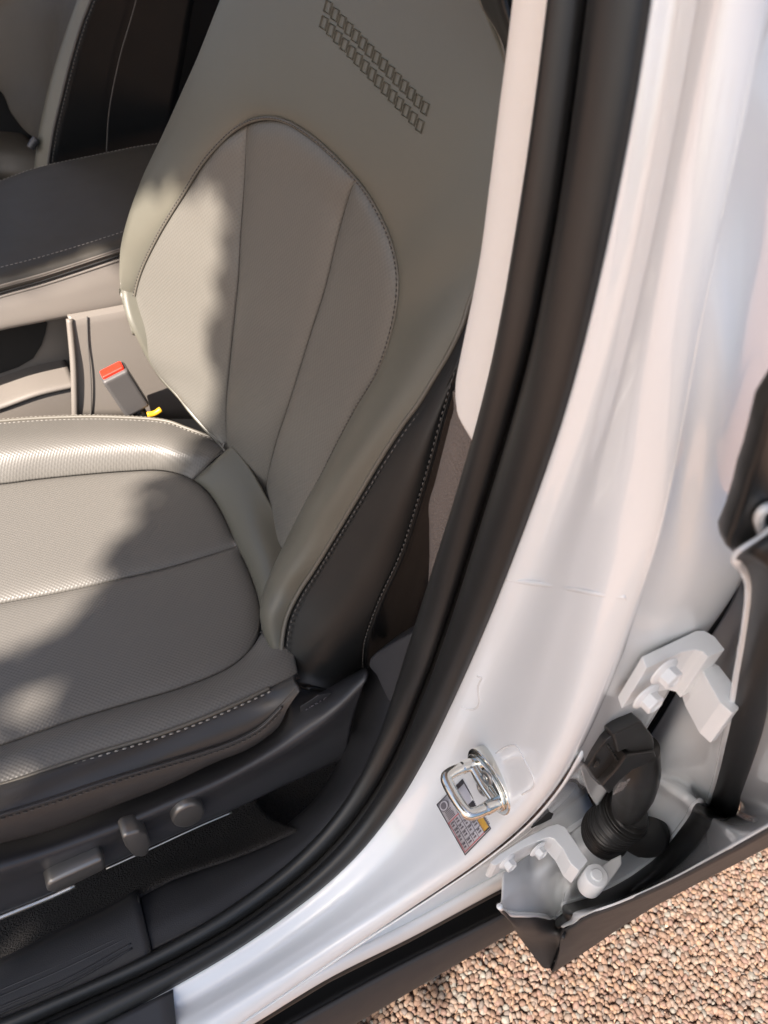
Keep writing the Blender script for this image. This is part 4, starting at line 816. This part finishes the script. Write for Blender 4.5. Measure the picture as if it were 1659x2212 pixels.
# ================================================================== TREE (added unseen sun filter) + roof edge
tree = thing('added_shade_tree', 'leafy tree added overhead, outside the picture, to shade the car and shape the sun patches', 'tree', (-4.6, 2.6, 0))
HOLE = [(-2.4, .12), (-1.6, .13), (-1.2, .14), (-1.08, .08), (-1.03, .0), (-1.06, -.05), (-1.20, -.09), (-1.27, -.14), (-1.38, -.19), (-1.49, -.24), (-1.54, -.30), (-1.60, -.40), (-1.62, -.45), (-2.4, -.52)]  # gap in the added canopy, shaped to let the sun patches through
def inpoly(x, y, poly):
    c = False; n = len(poly)
    for i in range(n):
        x1, y1 = poly[i]; x2, y2 = poly[(i+1) % n]
        if (y1 > y) != (y2 > y) and x < (x2-x1)*(y-y1)/(y2-y1)+x1: c = not c
    return c
def leaves(x0, x1, y0, y1, z0, z1, sp, layers):
    V, F = [], []
    for ly in range(layers):
        for gx in np.arange(x0, x1, sp):
            for gy in np.arange(y0, y1, sp):
                x, y, z = gx + rng.uniform(-.6, .6)*sp, gy + rng.uniform(-.6, .6)*sp, z0 + (z1-z0)*(ly + rng.uniform(0, 1))/layers
                k = (2.7 - z) / -SUN_DIR[2]; hx, hy = x - SUN_DIR[0]*k, y - SUN_DIR[1]*k
                if inpoly(hx, hy, HOLE): continue
                if any(inpoly(hx, hy, h) for h in THIN) and rng.random() < .80: continue
                L = rng.uniform(.036, .056); W = L * .66; a = rng.uniform(0, 6.28); t = rng.normal(0, .4); u = rng.normal(0, .4)
                R = np.array(Matrix.Rotation(a, 3, 'Z') @ Matrix.Rotation(t, 3, 'X') @ Matrix.Rotation(u, 3, 'Y')); c = np.array([x, y, z])
                o = len(V); V += [c + R @ np.array(q) for q in ((-L, 0, 0), (-L*.3, W*.9, .006), (L*.5, W*.6, .004), (L, 0, -.006), (L*.5, -W*.6, .004), (-L*.3, -W*.9, .006))]
                F += [(o, o+1, o+2, o+3), (o, o+3, o+4, o+5)]
    return V, F
THIN = [[(-2.0, -.52), (-1.75, -.525), (-1.655, -.53), (-1.655, -.565), (-1.70, -.61), (-1.78, -.655), (-2.0, -.72)], [(-.985, -.09), (-.94, -.09), (-.94, -.045), (-.985, -.045)], [(-2.1, -.74), (-1.965, -.745), (-1.96, -.79), (-2.1, -.83)]]  # zones where the added canopy is thinned for weaker sun
V, F = leaves(-3.25, -1.2, -1.46, 1.05, 3.55, 4.0, .046, 6)
obj('added_canopy', V, F, 'leaf', tree, smooth=False, kind='stuff')
tr = crom([(-4.6, 2.6, -.1), (-4.65, 2.5, 1.6), (-4.4, 2.2, 3.0), (-3.7, 1.6, 3.9), (-2.9, .9, 4.15), (-2.2, .6, 4.2)], 50)
tube('trunk', tr, np.interp(np.linspace(0, 1, 50), [0, .5, 1], [.16, .10, .03]), 'bark', tree, n=14)
for e in ((-3.3, .2, 4.15), (-1.5, .7, 4.2), (-1.35, -.9, 4.2)):
    b0 = tr[36]; tube('limb', crom([b0, (b0 + np.array(e))/2 + np.array([.1, .05, .12]), e], 20), np.linspace(.05, .015, 20), 'bark', tree, n=10)

# hedge added out of view behind the camera for the glossy paint to mirror
hedge = thing('hedge', 'tall green hedge added unseen behind the camera for the paint to mirror', 'hedge', (0, -5.5, 0))
V, F = [], []
for k in range(9000):
    x = rng.uniform(-9, 10); z = rng.uniform(0, 2.3 + .5*math.sin(x*1.7) + .3*math.sin(x*4.1)); y = -5.5 + rng.normal(0, .25) - .2*math.sin(x*2.3)
    L = rng.uniform(.06, .12); W = L*.6; Rm = np.array(Matrix.Rotation(rng.uniform(0, 6.28), 3, 'Z') @ Matrix.Rotation(rng.normal(0, .9), 3, 'X')); c = np.array([x, y, z]); o = len(V)
    V += [c + Rm @ np.array(q) for q in ((-L, 0, 0), (0, W, .01), (L, 0, 0), (0, -W, .01))]; F.append((o, o+1, o+2, o+3))
obj('foliage', V, F, 'leaf', hedge, smooth=False, kind='stuff')
for x in np.arange(-8.5, 10, 1.4): tube('stem', crom([(x, -5.5, -.05), (x + .1, -5.45, 1.0), (x - .05, -5.5, 2.0)], 12), np.linspace(.05, .02, 12), 'bark', hedge, n=8)

ot = yp(660, 1538, .168); text('AIRBAG', ot, yp(712, 1508, .168) - ot, yp(655, 1528, .168) - ot, .0085, 'print_grey', seat, name='embossed_text')
